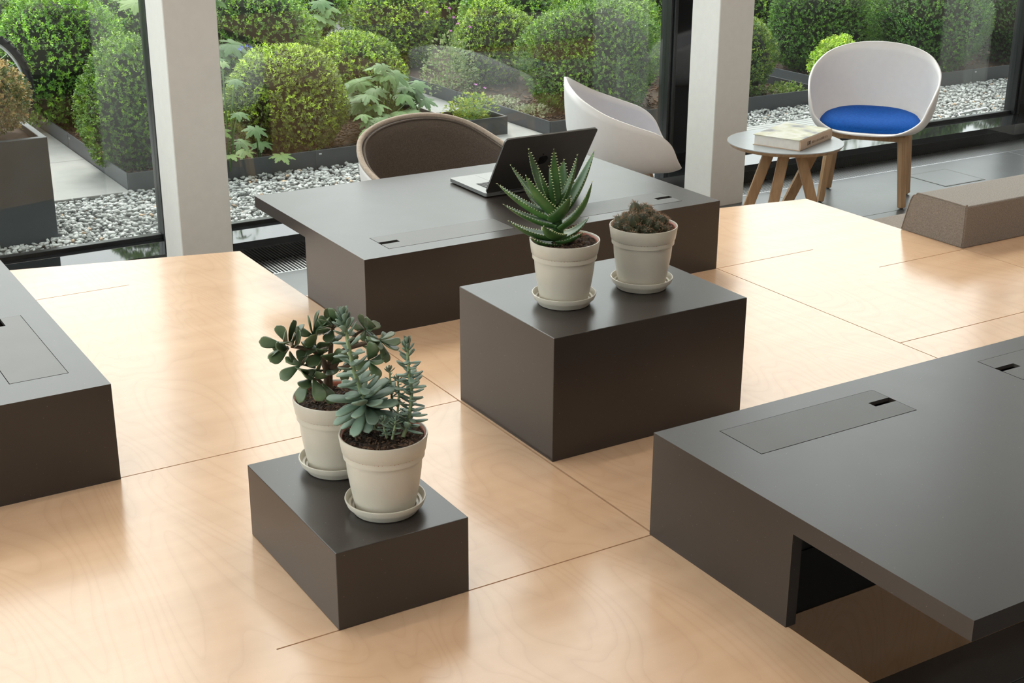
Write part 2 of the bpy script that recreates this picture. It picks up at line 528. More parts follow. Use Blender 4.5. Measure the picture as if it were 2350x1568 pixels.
# glossy black window plinth
_sv = [(x, y, z) for x in (X_L, X_R) for y, z in ((SILL_F, FLOOR_Z - 0.15), (5.80, FLOOR_Z - 0.15), (5.80, SILL_Z + 0.012), (SILL_F, SILL_Z))]
trim_1 = structure('trim_1', (_sv, [(0, 3, 2, 1), (4, 5, 6, 7), (3, 7, 6, 2), (0, 4, 7, 3), (1, 2, 6, 5), (0, 1, 5, 4)]), M['sill'])
tag(trim_1, 'polished black window sill plinth along the glazing')

# windows: 2.67 m bays
BAY = 2.67
lefts = [1.73 + BAY * k for k in range(-2, 4)]
PW = 0.20
for n, xl in enumerate(lefts):
    x0, x1 = xl - BAY + PW, xl
    x0 = max(x0, X_L)
    if n == len(lefts) - 1: x1 = min(x1, X_R)
    w = empty('window_%d' % (n + 1), ((x0 + x1) / 2, GLASS_Y, SILL_Z))
    w['kind'] = 'structure'
    tag(w, 'tall garden window bay with black frame')
    obj('bottom_rail', box(x0, x1, GLASS_Y - 0.006, GLASS_Y + 0.03, SILL_Z + 0.004, SILL_Z + 0.026, 0.002), M['frame'], w, world=True)
    obj('pane', box(x0, x1, GLASS_Y, GLASS_Y + 0.008, SILL_Z + 0.022, CEIL_Z - 0.03), M['glass'], w, world=True)
    obj('top_rail', box(x0, x1, GLASS_Y - 0.02, GLASS_Y + 0.03, CEIL_Z - 0.04, CEIL_Z + 0.01), M['frame'], w, world=True)
    # mullion to the right of the pane: two profiles and a dark panel
    mx = x1
    for a, b, f in ((0.0, 0.016, 0.0), (0.018, 0.028, -0.012), (0.03, 0.045, -0.004), (PW - 0.03, PW, 0.0)):
        obj('mullion', box(mx + a, mx + b, GLASS_Y - 0.03 + f, GLASS_Y + 0.05, SILL_Z - 0.002, CEIL_Z + 0.01, 0.002), M['frame'], w, world=True)
    obj('dark_panel', box(mx + 0.044, mx + PW - 0.029, GLASS_Y - 0.012, GLASS_Y + 0.02, SILL_Z - 0.002, CEIL_Z + 0.01), M['gloss_black'], w, world=True)
# side window in the left wall
w = empty('window_7', (X_L - 0.1, 2.0, SILL_Z)); w['kind'] = 'structure'
tag(w, 'wide side window in the left wall')
obj('pane', box(X_L - 0.104, X_L - 0.096, -1.5, 5.5, SILL_Z, CEIL_Z), M['glass'], w, world=True)
for yy in (-1.5, 0.83, 3.16, 5.45):
    obj('mullion', box(X_L - 0.13, X_L - 0.07, yy, yy + 0.05, SILL_Z, CEIL_Z), M['frame'], w, world=True)

# square white columns in front of the glazing
for n, (cx, lab) in enumerate(((1.65, 'white square column between the planter window and the brown chair'),
                               (4.315, 'white square column beside the round side table'),
                               (6.98, 'white square column at the far right of the glazing'),
                               (-1.02, 'white square column left of the planter window'))):
    c = structure('column', box(cx, cx + 0.21, 5.22, 5.43, FLOOR_Z - 0.002, CEIL_Z + 0.01, 0.003), M['plaster'])
    tag(c, lab, 'column')

# unseen glowing ceiling panels, added as fill light for the interior
k = 0
for lx in (0.2, 3.2, 6.2, 9.0):
    for ly in (-2.2, 0.6, 3.2):
        lm = empty('ceiling_fill', (lx, ly, CEIL_Z))
        tag(lm, 'long glowing ceiling panel, unseen and added as fill light', 'fill_light', 'added ceiling fill lights')
        obj('fill_frame', slab_holes([lx - 0.6, lx - 0.58, lx + 0.58, lx + 0.6], [ly - 0.09, ly - 0.075, ly + 0.075, ly + 0.09], {(1, 1)}, CEIL_Z - 0.02, CEIL_Z + 0.002), M['plaster'], lm, world=True)
        obj('glow_panel', box(lx - 0.58, lx + 0.58, ly - 0.075, ly + 0.075, CEIL_Z - 0.012, CEIL_Z + 0.001), M['fill_light'], lm, world=True)

# floor convector grille
gr = empty('convector_grille', (4.0, 5.42, FLOOR_Z))
tag(gr, 'aluminium slatted floor convector grille along the black window plinth', 'floor grille')
obj('trench', box(X_L, X_R, 5.325, SILL_F, FLOOR_Z - 0.0085, FLOOR_Z - 0.0068), M['grille_dark'], gr, world=True)
obj('edge_strip', box(X_L, X_R, 5.318, 5.325, FLOOR_Z - 0.0085, FLOOR_Z), M['alu'], gr, world=True)
slat_me = make_mesh('slat', *box(-0.0028, 0.0028, 5.325 - 5.42, 5.519 - 5.42, -0.0069, 0.0), M['alu'])
PITCH_S = 0.0158
xx = 1.98
sl = []
while xx < 2.40: sl.append(xx); xx += PITCH_S
xx = 4.56
while xx < 7.3: sl.append(xx); xx += PITCH_S
for xx in sl:
    link('slat', slat_me, gr, (xx - 4.0, 0, 0))
rest = []
xx = 2.41
while xx < 4.30: rest.append(box(xx - 0.0028, xx + 0.0028, 5.325, 5.519, FLOOR_Z - 0.0069, FLOOR_Z)); xx += PITCH_S
o = obj('slats', join(*rest), M['alu'], gr, world=True); o['kind'] = 'stuff'

# ================================================================ PLYWOOD PLATFORM
G = 0.0018          # half of a joint
plat = empty('plywood_platform', (1.6, 2.6, FLOOR_Z))
tag(plat, 'low stepped birch plywood platform with fine panel joints around the dark desks', 'platform')
def panel(poly):
    return obj('panel', prism(poly, -0.005, 0.0), M['ply'], plat, world=True)
def slot_right(x_end, x_edge, y):      # a saw slot entering a right-hand edge
    return [(x_edge, y - G), (x_end, y - G), (x_end, y + G), (x_edge, y + G)]
XL = -1.4
# near-left panel with the slot that runs under the small block
panel([(XL, 0.75), (1.603, 0.75)] + slot_right(0.765, 1.603, 2.066) + [(1.603, 2.90 - G), (XL, 2.90 - G)])
# far-left panel; far edge is cut at an angle
fx = lambda x: 4.438 - (x - 1.608) * 0.246
panel([(0.0, 2.90 + G), (1.606 - G, 2.90 + G), (1.606 - G, fx(1.605)), (0.0, fx(0.0)), (0.0, 4.265 + G), (1.166, 4.265 + G), (1.166, 4.265 - G), (0.0, 4.265 - G)])
# middle panel under the big block
panel([(1.606 + G, 2.072), (2.89 - G, 2.072), (2.89 - G, 3.88), (1.606 + G, 3.88)])
# right-hand far panel with two slots
fr_ = lambda x: 3.979 - (x - 3.741) * 0.17
panel([(2.89 + G, 2.622 + G), (3.772 - G, 2.622 + G)] + slot_right(3.364, 3.772 - G, 3.176) + [(3.772 - G, fr_(3.77)), (2.89 + G, fr_(2.89)),
       (2.89 + G, 3.4415 + G), (3.315, 3.4415 + G), (3.315, 3.4415 - G), (2.89 + G, 3.4415 - G)])
panel([(2.89 + G, 1.2), (5.6, 1.2), (5.6, 2.622 - G), (2.89 + G, 2.622 - G)])
panel([(3.772 + G, 2.622 + G), (5.6, 2.622 + G), (5.6, 3.45), (3.772 + G, 3.45)])
# carcass below the boards
def carcass(poly, m='ply_core'):
    return obj('carcass', prism(poly, FLOOR_Z, -0.0052), M[m], plat, world=True)
carcass([(XL, 0.75), (1.602, 0.75), (1.602, 2.9), (XL, 2.9)])
carcass([(0.0, 2.9), (1.604, 2.9), (1.604, fx(1.605)), (0.0, fx(0.0))])
carcass([(1.604, 1.868), (2.888, 1.868), (2.888, 3.85), (1.604, 3.85)])
carcass([(2.888, 1.2), (5.6, 1.2), (5.6, 3.45), (3.770, 3.45), (3.770, fr_(3.77)), (2.888, fr_(2.89))])
obj('niche_panel', box(1.604, 2.888, 1.850, 1.868, FLOOR_Z, -0.146), M['ply'], plat, world=True)
obj('niche_band', box(1.604, 2.888, 1.852, 1.868, -0.146, -0.0005), M['black'], plat, world=True)

# ================================================================ DESKS AND BLOCKS
DZ, TH = 0.232, 0.038

def desk(name, label, org, ax, length, rev=False, flaps=((0.115, 0.54, 'far'), (0.87, 1.29, 'near')), face=1):
    """org: outer block corner; ax 'x': long side along x, knee space on the face side of y; 'y': long side along y, knee space to -x"""
    d = empty(name, (org[0], org[1], 0.0))
    tag(d, label, 'desk')
    T = 0.024
    depth = 0.83
    def put(nm, u0, u1, v0, v1, z0, z1, m, bev=0.0012):
        if ax == 'x':
            ya, yb = sorted((org[1] + face * v0, org[1] + face * v1))
            vf = box(org[0] + u0, org[0] + u1, ya, yb, z0, z1, bev)
        else:
            vf = box(org[0] - v1, org[0] - v0, org[1] + u0, org[1] + u1, z0, z1, bev)
        return obj(nm, vf, m, d, world=True)
    L = length
    zb = 0.0
    put('front_panel', 0, L, 0, T, zb, DZ - TH, M['block'], 0)
    put('side_panel', 0, T, T, 0.42, zb, DZ - TH, M['block'], 0)
    put('side_panel', L - T, L, T, 0.42, zb, DZ - TH, M['block'], 0)
    put('inner_panel', T, L - T, 0.20, 0.215, 0.0, DZ - TH, M['black'], 0)
    # desktop with openings for the cable flaps
    v_f0, v_f1 = 0.062, 0.192
    us, holes = [0.0], []
    for (a, b, s) in flaps:
        us += [a, b]
    us.append(L)
    vs = [0.0, v_f0, v_f1, depth]
    hol = {(1 + 2 * i, 1) for i in range(len(flaps))}
    if ax == 'x':
        xs = [org[0] + u for u in us]
        ys = [org[1] + face * v for v in vs]
        H = hol
        if face < 0:
            ys = ys[::-1]
        top = slab_holes(xs, ys, H, DZ - TH, DZ)
    else:
        xs = [org[0] - v for v in vs][::-1]
        ys = [org[1] + u for u in us]
        H = {(len(vs) - 2 - j, i) for i, j in hol}
        top = slab_holes(xs, ys, H, DZ - TH, DZ)
    obj('desktop', top, M['block'], d, world=True)
    g = 0.0016
    for (a, b, s) in flaps:
        # slot notch at one end of the flap
        if s == 'far': ul = [a + g, b - 0.062, b - 0.012, b - g]; hu = 1
        elif s == 'near': ul = [a + g, a + 0.012, a + 0.062, b - g]; hu = 1
        vl = [v_f0 + g, v_f0 + 0.050, v_f0 + 0.072, v_f1 - g]
        if ax == 'x':
            xs = [org[0] + u for u in ul]; ys = [org[1] + face * v for v in vl]
            if face < 0: ys = ys[::-1]
            hset = {(1, 1), (2, 1)} if s == 'far' else {(0, 1), (1, 1)}
            vf = slab_holes(xs, ys, hset, DZ - 0.008, DZ + 0.0004)
        else:
            xs = [org[0] - v for v in vl][::-1]; ys = [org[1] + u for u in ul]
            hset = {(1, 1), (1, 2)} if s == 'far' else {(1, 0), (1, 1)}
            vf = slab_holes(xs, ys, hset, DZ - 0.008, DZ + 0.0004)
        obj('cable_flap', vf, M['flap'], d, world=True)
        put('cable_tray', a - 0.003, b + 0.003, v_f0 - 0.003, v_f1 + 0.003, DZ - TH - 0.03, DZ - TH + 0.004, M['black'], 0)
    return d

# near right desk: block edge at y = 2.07, knee space towards the camera
desk('lounge_desk', 'dark grey desk with an empty top and an open knee space over the plywood niche', (1.597, 2.070), 'x', 1.285, face=-1,
     flaps=((0.119, 0.546, 'far'), (0.876, 1.19, 'near')))
# centre desk: block edge at y = 3.44, knee space towards the window
desk('lounge_desk', 'dark grey desk carrying the open laptop in front of the brown chair', (1.607, 3.441), 'x', 1.279, face=1,
     flaps=((0.108, 0.535, 'near'), (0.776, 1.173, 'far')))
# left desk, turned a quarter
desk('lounge_desk', 'dark grey desk at the edge of the platform beside the planter window', (0.730, 2.893), 'y', 1.285,
     flaps=((0.112, 0.565, 'far'), (0.80, 1.2, 'near')))

def block(label, x0, x1, y0, y1, h):
    o = obj('plant_block', box(x0, x1, y0, y1, 0.0, h, 0.0015, 2), M['block'])
    c = Vector(((x0 + x1) / 2, (y0 + y1) / 2, 0))
    o.data.transform(Matrix.Translation(-c)); o.location = c
    tag(o, label, 'block')
    return o
block('low dark grey block under the jade plant and the blue-green succulent', 0.887, 1.161, 2.064, 2.496, 0.160)
block('taller dark grey block under the aloe and the cactus', 1.612, 2.172, 2.467, 2.902, 0.306)

# ================================================================ SOFA BEHIND THE PLATFORM
def soft_box(x0, x1, y0, y1, z0, z1, bev, seg, lean=0.0):
    bm = bmesh.new(); bmesh.ops.create_cube(bm, size=1.0)
    for v in bm.verts:
        v.co = Vector(((x0 + x1) / 2 + v.co.x * (x1 - x0), (y0 + y1) / 2 + v.co.y * (y1 - y0), (z0 + z1) / 2 + v.co.z * (z1 - z0)))
        if v.co.z > (z0 + z1) / 2 and v.co.y > (y0 + y1) / 2: v.co.y -= lean
    bmesh.ops.subdivide_edges(bm, edges=list(bm.edges), cuts=0)
    e_back = [e for e in bm.edges if all(v.co.z > (z0 + z1) / 2 for v in e.verts) and all(v.co.y > (y0 + y1) / 2 for v in e.verts)]
    bmesh.ops.bevel(bm, geom=e_back, offset=0.03, segments=5, affect='EDGES', profile=0.5)
    bmesh.ops.bevel(bm, geom=[e for e in bm.edges if e.calc_face_angle(0) > 0.6], offset=bev, segments=seg, affect='EDGES', profile=0.5)
    return bm_out(bm)
sofa = empty('backrest_cushion', (4.4, 3.32, 0.0))
tag(sofa, 'long taupe fabric backrest cushion with rounded top on the platform edge', 'cushion')
obj('body', soft_box(3.767, 5.5, 3.182, 3.474, 0.0, 0.150, 0.006, 3, 0.045), M['taupe'], sofa, smooth=False, world=True)
seam = [(3.767, 3.188, 0.004), (3.767, 3.189, 0.143), (3.768, 3.20, 0.150), (3.768, 3.39, 0.150), (3.768, 3.415, 0.142), (3.767, 3.437, 0.12), (3.767, 3.468, 0.004)]
obj('seam_piping', tube(catmull(seam, 6), 0.0022, 6), M['taupe'], sofa, smooth=True, world=True)
pad = empty('seat_pad', (4.4, 3.72, FLOOR_Z))
tag(pad, 'low taupe fabric seat pad behind the backrest cushion', 'seat pad')
obj('cushion', box(3.79, 5.5, 3.476, 3.98, -0.235, -0.135, 0.012, 3), M['taupe'], pad, world=True)
obj('base', box(3.80, 5.5, 3.476, 3.96, FLOOR_Z, -0.2352), M['ply_core'], pad, world=True)

# ================================================================ SHELL CHAIRS
RIM = [(0, .262, .780), (.15, .250, .766), (.262, .202, .728), (.324, .097, .670), (.336, -.035, .620), (.324, -.150, .578), (.303, -.215, .522), (.265, -.252, .442), (.160, -.287, .384), (0, -.297, .370)]
BASE = [(0, .190, .404), (.115, .178, .402), (.200, .130, .397), (.243, .046, .392), (.255, -.045, .386), (.246, -.125, .381), (.228, -.172, .378), (.195, -.208, .374), (.110, -.238, .370), (0, -.246, .368)]
def sym(P, per):
    full = P + [(-x, y, z) for x, y, z in reversed(P[1:-1])]
    return catmull(full, per, True)
PER = 5
RIM_C, BASE_C = sym(RIM, PER), sym(BASE, PER)
SEAT0 = np.array((0, -.035, .362))
def shell_surface(inset=0.0, s_end=1.0, ns=14, nb=5):
    """rings of points from the seat centre to the rim"""
    rings = []
    n = len(RIM_C)
    for i in range(1, nb + 1):
        s = i / nb
        rings.append([SEAT0 * (1 - s) + b * s + np.array((0, 0, -0.012 * (s * (1 - s)) * 2)) for b in BASE_C])
    for i in range(1, ns + 1):
        s = s_end * i / ns
        ring = []
        for b, r in zip(BASE_C, RIM_C):
            c = b + (r - b) * np.array((.93, .93, 0.05))
            ring.append(b * (1 - s) ** 2 + 2 * c * s * (1 - s) + r * s * s)
        rings.append(ring)
    V = [tuple(SEAT0)] + [tuple(p) for ring in rings for p in ring]
    F = []
    for k in range(n): F.append((0, 1 + k, 1 + (k + 1) % n))
    for i in range(len(rings) - 1):
        for k in range(n):
            l = (k + 1) % n
            F.append((1 + i * n + k, 1 + (i + 1) * n + k, 1 + (i + 1) * n + l, 1 + i * n + l))
    return V, F, rings[-1]

def offset_surface(vf, d):
    bm = bmesh.new()
    vs = [bm.verts.new(v) for v in vf[0]]
    for f in vf[1]: bm.faces.new([vs[i] for i in f])
    bmesh.ops.recalc_face_normals(bm, faces=list(bm.faces))
    bm.normal_update()
    # make normals point to the inside of the tub (towards the axis, up)
    f0 = bm.faces[:][0]
    sgn = 1.0 if f0.normal.z > 0 else -1.0
    for v in bm.verts: v.co += v.normal * (d * sgn)
    return bm_out(bm)

def thick(o, t, off=-1.0):
    m = o.modifiers.new('thickness', 'SOLIDIFY'); m.thickness = t; m.offset = off
    return o

def cushion(z_top=0.058):
    V, F = [], []
    n = len(BASE_C)
    prof = [(0.0, 1.0), (0.35, 0.99), (0.65, 0.93), (0.84, 0.78), (0.95, 0.52), (1.0, 0.22), (0.985, 0.0)]
    top = SEAT0 + np.array((0, 0, 0.004))
    V.append(tuple(top + np.array((0, 0, z_top))))
    for s, h in prof[1:]:
        for b in BASE_C:
            p = SEAT0 * (1 - s) + b * s
            V.append((p[0] * 1.03, p[1] * 1.03, p[2] + 0.002 + z_top * h))
    for k in range(n): F.append((0, 1 + k, 1 + (k + 1) % n))
    for i in range(len(prof) - 2):
        for k in range(n):
            l = (k + 1) % n
            F.append((1 + i * n + k, 1 + (i + 1) * n + k, 1 + (i + 1) * n + l, 1 + i * n + l))
    return V, F

def shell_chair(label, loc, facing, kind, seat, size=0.92, lift=0.0):
    """facing: direction (x, y) the sitter looks at; local front is -y"""
    rz = math.atan2(facing[0], -facing[1])
    c = empty('shell_chair', loc, rz)
    c.scale = (size, size, size)
    up_ = lambda vf: ([(v[0], v[1], v[2] + lift) for v in vf[0]], vf[1])
    tag(c, label, 'chair')
    V, F, rim = shell_surface()
    sh = obj('shell', up_((V, F)), M['shell'], c, smooth=True)
    thick(sh, 0.011, 0.0)
    if seat == 'blue':
        obj('seat_cushion', up_(cushion()), M['blue'], c, smooth=True)
    else:
        v2, f2, r2 = shell_surface(s_end=0.985)
        up = obj('upholstery', offset_surface((v2, f2), 0.014), M['brown'], c, smooth=True)
        thick(up, 0.012, 0.0)
        obj('piping', tube([tuple(p) for p in offset_surface((v2, f2), 0.019)[0][-len(r2):]], 0.0042, 6, True), M['brown'], up, smooth=True)
        obj('edge_band', tube([tuple(p) for p in rim], 0.0112, 8, True), M['beige'], c, smooth=True)
        obj('seat_cushion', cushion(0.06), M['brown'], c, smooth=True)
    if kind == 'legs':
        obj('seat_frame', up_(join(box(-0.20, 0.20, -0.185, -0.155, 0.322, 0.352, 0.003), box(-0.20, 0.20, 0.10, 0.13, 0.322, 0.352, 0.003), box(-0.05, 0.05, -0.17, 0.12, 0.330, 0.356, 0.003))), M['oak'], c)
        for sx in (-1, 1):
            for top_y, foot_y in ((-0.150, -0.185), (0.105, 0.145)):
                lg = obj('leg', bar((sx * 0.185, top_y, 0.356 + lift), (sx * 0.215, foot_y, 0.006), 0.062, 0.036, 0.040, 0.030, (sx * 0.55, 1, 0)), M['oak'], c)
                obj('glide', lathe([(0.0, 0.0), (0.009, 0.0), (0.009, 0.010), (0.0, 0.010)], 12, (sx * 0.215, foot_y, 0.0)), M['black'], lg)
    else:
        obj('hub', lathe([(0, 0.285), (0.045, 0.285), (0.05, 0.30), (0.05, 0.350), (0, 0.350)], 20), M['alu'], c, smooth=False)
        for k in range(4):
            a = math.pi / 4 + k * math.pi / 2
            u = Vector((math.cos(a), math.sin(a), 0)); s = Vector((-u.y, u.x, 0))
            path = catmull([(0.03, 0.315), (0.13, 0.315), (0.20, 0.305), (0.245, 0.262), (0.262, 0.19), (0.275, 0.09), (0.288, 0.0)], 4)
            V2, F2 = [], []
            for q, p in enumerate(path):
                t = (path[min(q + 1, len(path) - 1)] - path[max(q - 1, 0)]); t = t / np.linalg.norm(t)
                nn = np.array((-t[1], t[0]))
                wd = 0.034 - 0.012 * q / len(path)
                for sw, sn in ((-1, -1), (1, -1), (1, 1), (-1, 1)):
                    pr = p + nn * (sn * 0.011)
                    V2.append(tuple(u * pr[0] + s * (sw * wd) + Vector((0, 0, max(pr[1], 0)))))
            for q in range(len(path) - 1):
                for r in range(4):
                    l = (r + 1) % 4
                    F2.append((q * 4 + r, q * 4 + l, (q + 1) * 4 + l, (q + 1) * 4 + r))
            F2.append((0, 1, 2, 3)); e = (len(path) - 1) * 4; F2.append((e, e + 3, e + 2, e + 1))
            obj('leg', (V2, F2), M['oak'], c)
    return c

shell_chair('white tub chair with brown fabric lining tucked under the laptop desk', (2.410, 4.41, FLOOR_Z), (0.16, -1.0), 'swivel', 'brown', 0.96)
shell_chair('white tub chair with blue seat seen from the side behind the laptop desk', (3.635, 5.06, FLOOR_Z), (0.87, -0.49), 'swivel', 'blue')
shell_chair('white tub chair with bright blue seat and four oak legs beside the round table', (5.12, 4.985, FLOOR_Z), (-0.77, -0.64), 'legs', 'blue', 0.92, 0.034)

# ================================================================ ROUND SIDE TABLE AND BOOK
TBL = Vector((4.155, 4.538, FLOOR_Z)); TT = 0.080
RV = Vector((_rt[0], _rt[1], 0)); FV = Vector((-_rt[1], _rt[0], 0))
tb = empty('side_table', TBL)
tag(tb, 'round side table with pale grey top and splayed oak legs', 'table')
zt = TT - FLOOR_Z
obj('tabletop', lathe([(0, zt - 0.018), (0.240, zt - 0.018), (0.251, zt - 0.004), (0.251, zt - 0.0035), (0, zt - 0.0035)], 96), M['oak'], tb)
obj('top_surface', lathe([(0, zt - 0.0035), (0.2505, zt - 0.0035), (0.2505, zt - 0.0003), (0.250, zt), (0, zt)], 96), M['laminate'], tb)
for (a, b, sd) in (((-.058, .0), (-.215, -.05), 1), ((-.012, -.075), (-.110, -.20), 1), ((.045, -.09), (.185, -.14), -1), ((.162, .07), (.0, .20), -1)):
    A = RV * a[0] + FV * a[1] + Vector((0, 0, zt - 0.018)); B = RV * b[0] + FV * b[1]
    obj('leg', bar(A, B, 0.046, 0.030, 0.040, 0.028, RV), M['oak'], tb)

bk0 = Vector((*on_z(1836, 348, TT)[:2], TT))
b_sp = Vector((*on_z(1908, 319, TT)[:2], TT)) - bk0        # along the spine
b_w = Vector((*on_z(1722, 334, TT)[:2], TT)) - bk0         # along the fore edge side
sp_d = b_sp.normalized(); w_d = Vector((-sp_d.y, sp_d.x, 0))
if w_d.dot(b_w) < 0: w_d = -w_d
bl, bw, bh = min(b_sp.length, 0.34), min(max(b_w.dot(w_d), 0.20), 0.27), 0.046
book = empty('book', bk0)
tag(book, 'thick hardback book with pale pictured cover and tan spine on the round table', 'book')
def bpt(u, v, z): return tuple(sp_d * u + w_d * v + Vector((0, 0, z)))
def bbox(u0, u1, v0, v1, z0, z1):
    P = [bpt(u, v, z) for z in (z0, z1) for v in (v0, v1) for u in (u0, u1)]
    return P, [(0, 2, 3, 1), (4, 5, 7, 6), (0, 1, 5, 4), (2, 6, 7, 3), (0, 4, 6, 2), (1, 3, 7, 5)]
obj('pages', bbox(0.004, bl - 0.004, 0.006, bw - 0.005, 0.003, bh - 0.003), M['paper'], book)
obj('back_cover', bbox(0, bl, 0.003, bw, 0.0002, 0.003), M['spine'], book)
obj('front_cover', bbox(0, bl, 0.003, bw, bh - 0.003, bh), M['cover'], book)
spv = []
for u in (0, bl):
    for k in range(9):
        a = -math.pi / 2 + math.pi * k / 8
        spv.append(bpt(u, 0.003 - 0.005 * math.cos(a), bh / 2 + bh / 2 * math.sin(a)))
    spv += [bpt(u, 0.006, bh), bpt(u, 0.006, 0)]
spf = [(k, k + 1, 11 + k + 1, 11 + k) for k in range(10)] + [tuple(range(11)), tuple(range(21, 10, -1))]
sp_o = obj('spine', (spv, spf), M['spine'], book)
def text_on(name, body, size, parent, mw, mat, bold=False):
    cu = bpy.data.curves.new(name, 'FONT'); cu.body = body; cu.size = size; cu.extrude = 0.0002
    cu.offset = 0.0006 if bold else 0.0
    tmp = bpy.data.objects.new(name + '_tmp', cu); COL.objects.link(tmp)
    dg = bpy.context.evaluated_depsgraph_get()
    me = bpy.data.meshes.new_from_object(tmp.evaluated_get(dg))
    bpy.data.objects.remove(tmp, do_unlink=True)
    me.materials.clear(); me.materials.append(mat)
    me.transform(mw)
    return link(name, me, parent)
def spine_mw(u):
    X, Y, Z = sp_d, Vector((0, 0, 1)), -w_d
    if X.cross(Y).dot(Z) < 0: X = -X
    o_ = Vector(bpt(u, -0.0022, bh * 0.33))
    return Matrix(((X.x, Y.x, Z.x, o_.x), (X.y, Y.y, Z.y, o_.y), (X.z, Y.z, Z.z, o_.z), (0, 0, 0, 1)))
text_on('spine_number', '100', 0.024, sp_o, spine_mw(0.060), M['ink'], True)
# the rest of the spine title is too blurred to read: faint upright strokes
_mk = []
_u = 0.106
while _u < bl - 0.05:
    _h = random.choice((0.0085, 0.0105, 0.0105))
    _mk.append(bbox(_u, _u + 0.0018, -0.0026, -0.0015, bh * 0.36, bh * 0.36 + _h))
    _u += random.choice((0.0042, 0.0050, 0.0050, 0.0090))
obj('spine_title', join(*_mk), M['ink_soft'], sp_o)

# ================================================================ LAPTOP
LX0, LX1, LY0, LY1 = 2.246, 2.598, 3.858, 4.105
lap = empty('laptop', ((LX0 + LX1) / 2, (LY0 + LY1) / 2, DZ))
tag(lap, 'open dark grey laptop with its lid towards the plants', 'laptop')
def rounded_slab(x0, x1, y0, y1, z0, z1, r, n=6, bev=0.0):
    P = []
    for cx, cy, a0 in ((x1 - r, y0 + r, -90), (x1 - r, y1 - r, 0), (x0 + r, y1 - r, 90), (x0 + r, y0 + r, 180)):
        for k in range(n + 1):
            a = math.radians(a0 + 90 * k / n); P.append((cx + r * math.cos(a), cy + r * math.sin(a)))
    return prism(P, z0, z1)
base_vf = rounded_slab(LX0, LX1, LY0, LY1, DZ + 0.004, DZ + 0.0155, 0.010)
obj('base', base_vf, M['silver'], lap, world=True)
for fx_, fy_ in ((0.03, 0.03), (0.322, 0.03), (0.03, 0.217), (0.322, 0.217)):
    obj('foot', lathe([(0, 0), (0.008, 0), (0.008, 0.0045), (0, 0.0045)], 12, (LX0 + fx_, LY0 + fy_, DZ - 0.0003)), M['black'], lap, world=True)
obj('trackpad', rounded_slab(LX0 + 0.096, LX0 + 0.256, LY1 - 0.110, LY1 - 0.010, DZ + 0.0152, DZ + 0.0158, 0.004), M['silver'], lap, world=True)
obj('keyboard_bed', rounded_slab(LX0 + 0.036, LX1 - 0.036, LY0 + 0.022, LY0 + 0.130, DZ + 0.0152, DZ + 0.0156, 0.003), M['key'], lap, world=True)
key_me = make_mesh('key', *box(-0.0088, 0.0088, -0.0088, 0.0088, 0, 0.0012, 0.0004), M['key'])
for r in range(5):
    for q in range(14):
        link('key', key_me, lap, (LX0 + 0.0495 + q * 0.0195 - lap.location.x, LY0 + 0.036 + r * 0.0205 - lap.location.y, 0.0157))
lid = empty('lid_pivot', (0, 0, 0)); bpy.data.objects.remove(lid, do_unlink=True)
la = math.atan2(0.209, 0.134)            # lid rises towards the camera
hinge = Vector((0, LY0 + 0.004 - lap.location.y, 0.0165))
Rm = Matrix.Translation(hinge) @ Matrix.Rotation(math.pi - la, 4, 'X') @ Matrix.Rotation(math.pi, 4, 'X') @ Matrix.Scale(1, 4)
def lid_pt(x, s, t):       # s along the lid from hinge to top, t thickness (positive = outer side, to the camera)
    d = Vector((0, -math.cos(la), math.sin(la))); nn = Vector((0, -math.sin(la), -math.cos(la)))
    return hinge + Vector((x, 0, 0)) + d * s + nn * t
def lid_map(vf):
    return [tuple(lid_pt(v[0], v[1], v[2])) for v in vf[0]], [list(reversed(f)) for f in vf[1]]
hw = (LX1 - LX0) / 2
lid_o = obj('lid', lid_map(rounded_slab(-hw, hw, 0.0, 0.241, -0.0025, 0.0035, 0.012)), M['space_grey'], lap)
obj('screen', lid_map(rounded_slab(-hw + 0.006, hw - 0.006, 0.012, 0.236, -0.0029, -0.0024, 0.006)), M['screen'], lid_o)
obj('hinge', tube([tuple(hinge + Vector((-0.12, 0, -0.002))), tuple(hinge + Vector((0.12, 0, -0.002)))], 0.005, 10), M['black'], lap, smooth=True)
# fruit emblem on the lid, mirror black (body with a bite, and a leaf)
def emblem():
    P = []
    for k in range(64):
        a = 2 * math.pi * k / 64
        r = 0.0195 * (1 - 0.10 * math.exp(-((a - math.pi / 2) / 0.28) ** 2) - 0.07 * math.exp(-((a - 3 * math.pi / 2) / 0.25) ** 2) + 0.06 * abs(math.cos(a)) * (math.sin(a) > 0))
        x, y = r * math.cos(a) * 0.98, r * math.sin(a)
        bx, by, br = 0.0235, 0.0025, 0.0088          # bite
        dd = math.hypot(x - bx, y - by)
        if dd < br:
            x, y = bx + (x - bx) / dd * br, by + (y - by) / dd * br
            x = bx - abs(x - bx)
        P.append((x, y))
    body = prism([(x, y + 0.125) for x, y in P], 0.0030, 0.0039)
    L = []
    for k in range(16):
        t = k / 15; L.append((0.001 + 0.009 * t, 0.0205 + 0.0105 * t - 0.0035 * math.sin(math.pi * t)))
    for k in range(14, 0, -1):
        t = k / 15; L.append((0.001 + 0.009 * t, 0.0205 + 0.0105 * t + 0.0035 * math.sin(math.pi * t)))
    leaf = prism([(x, y + 0.125) for x, y in L], 0.0030, 0.0039)
    v, f = join(body, leaf)
    return [(-x, y, z) for x, y, z in v], [list(reversed(q)) for q in f]
obj('emblem', lid_map(emblem()), M['gloss_black'], lid_o)

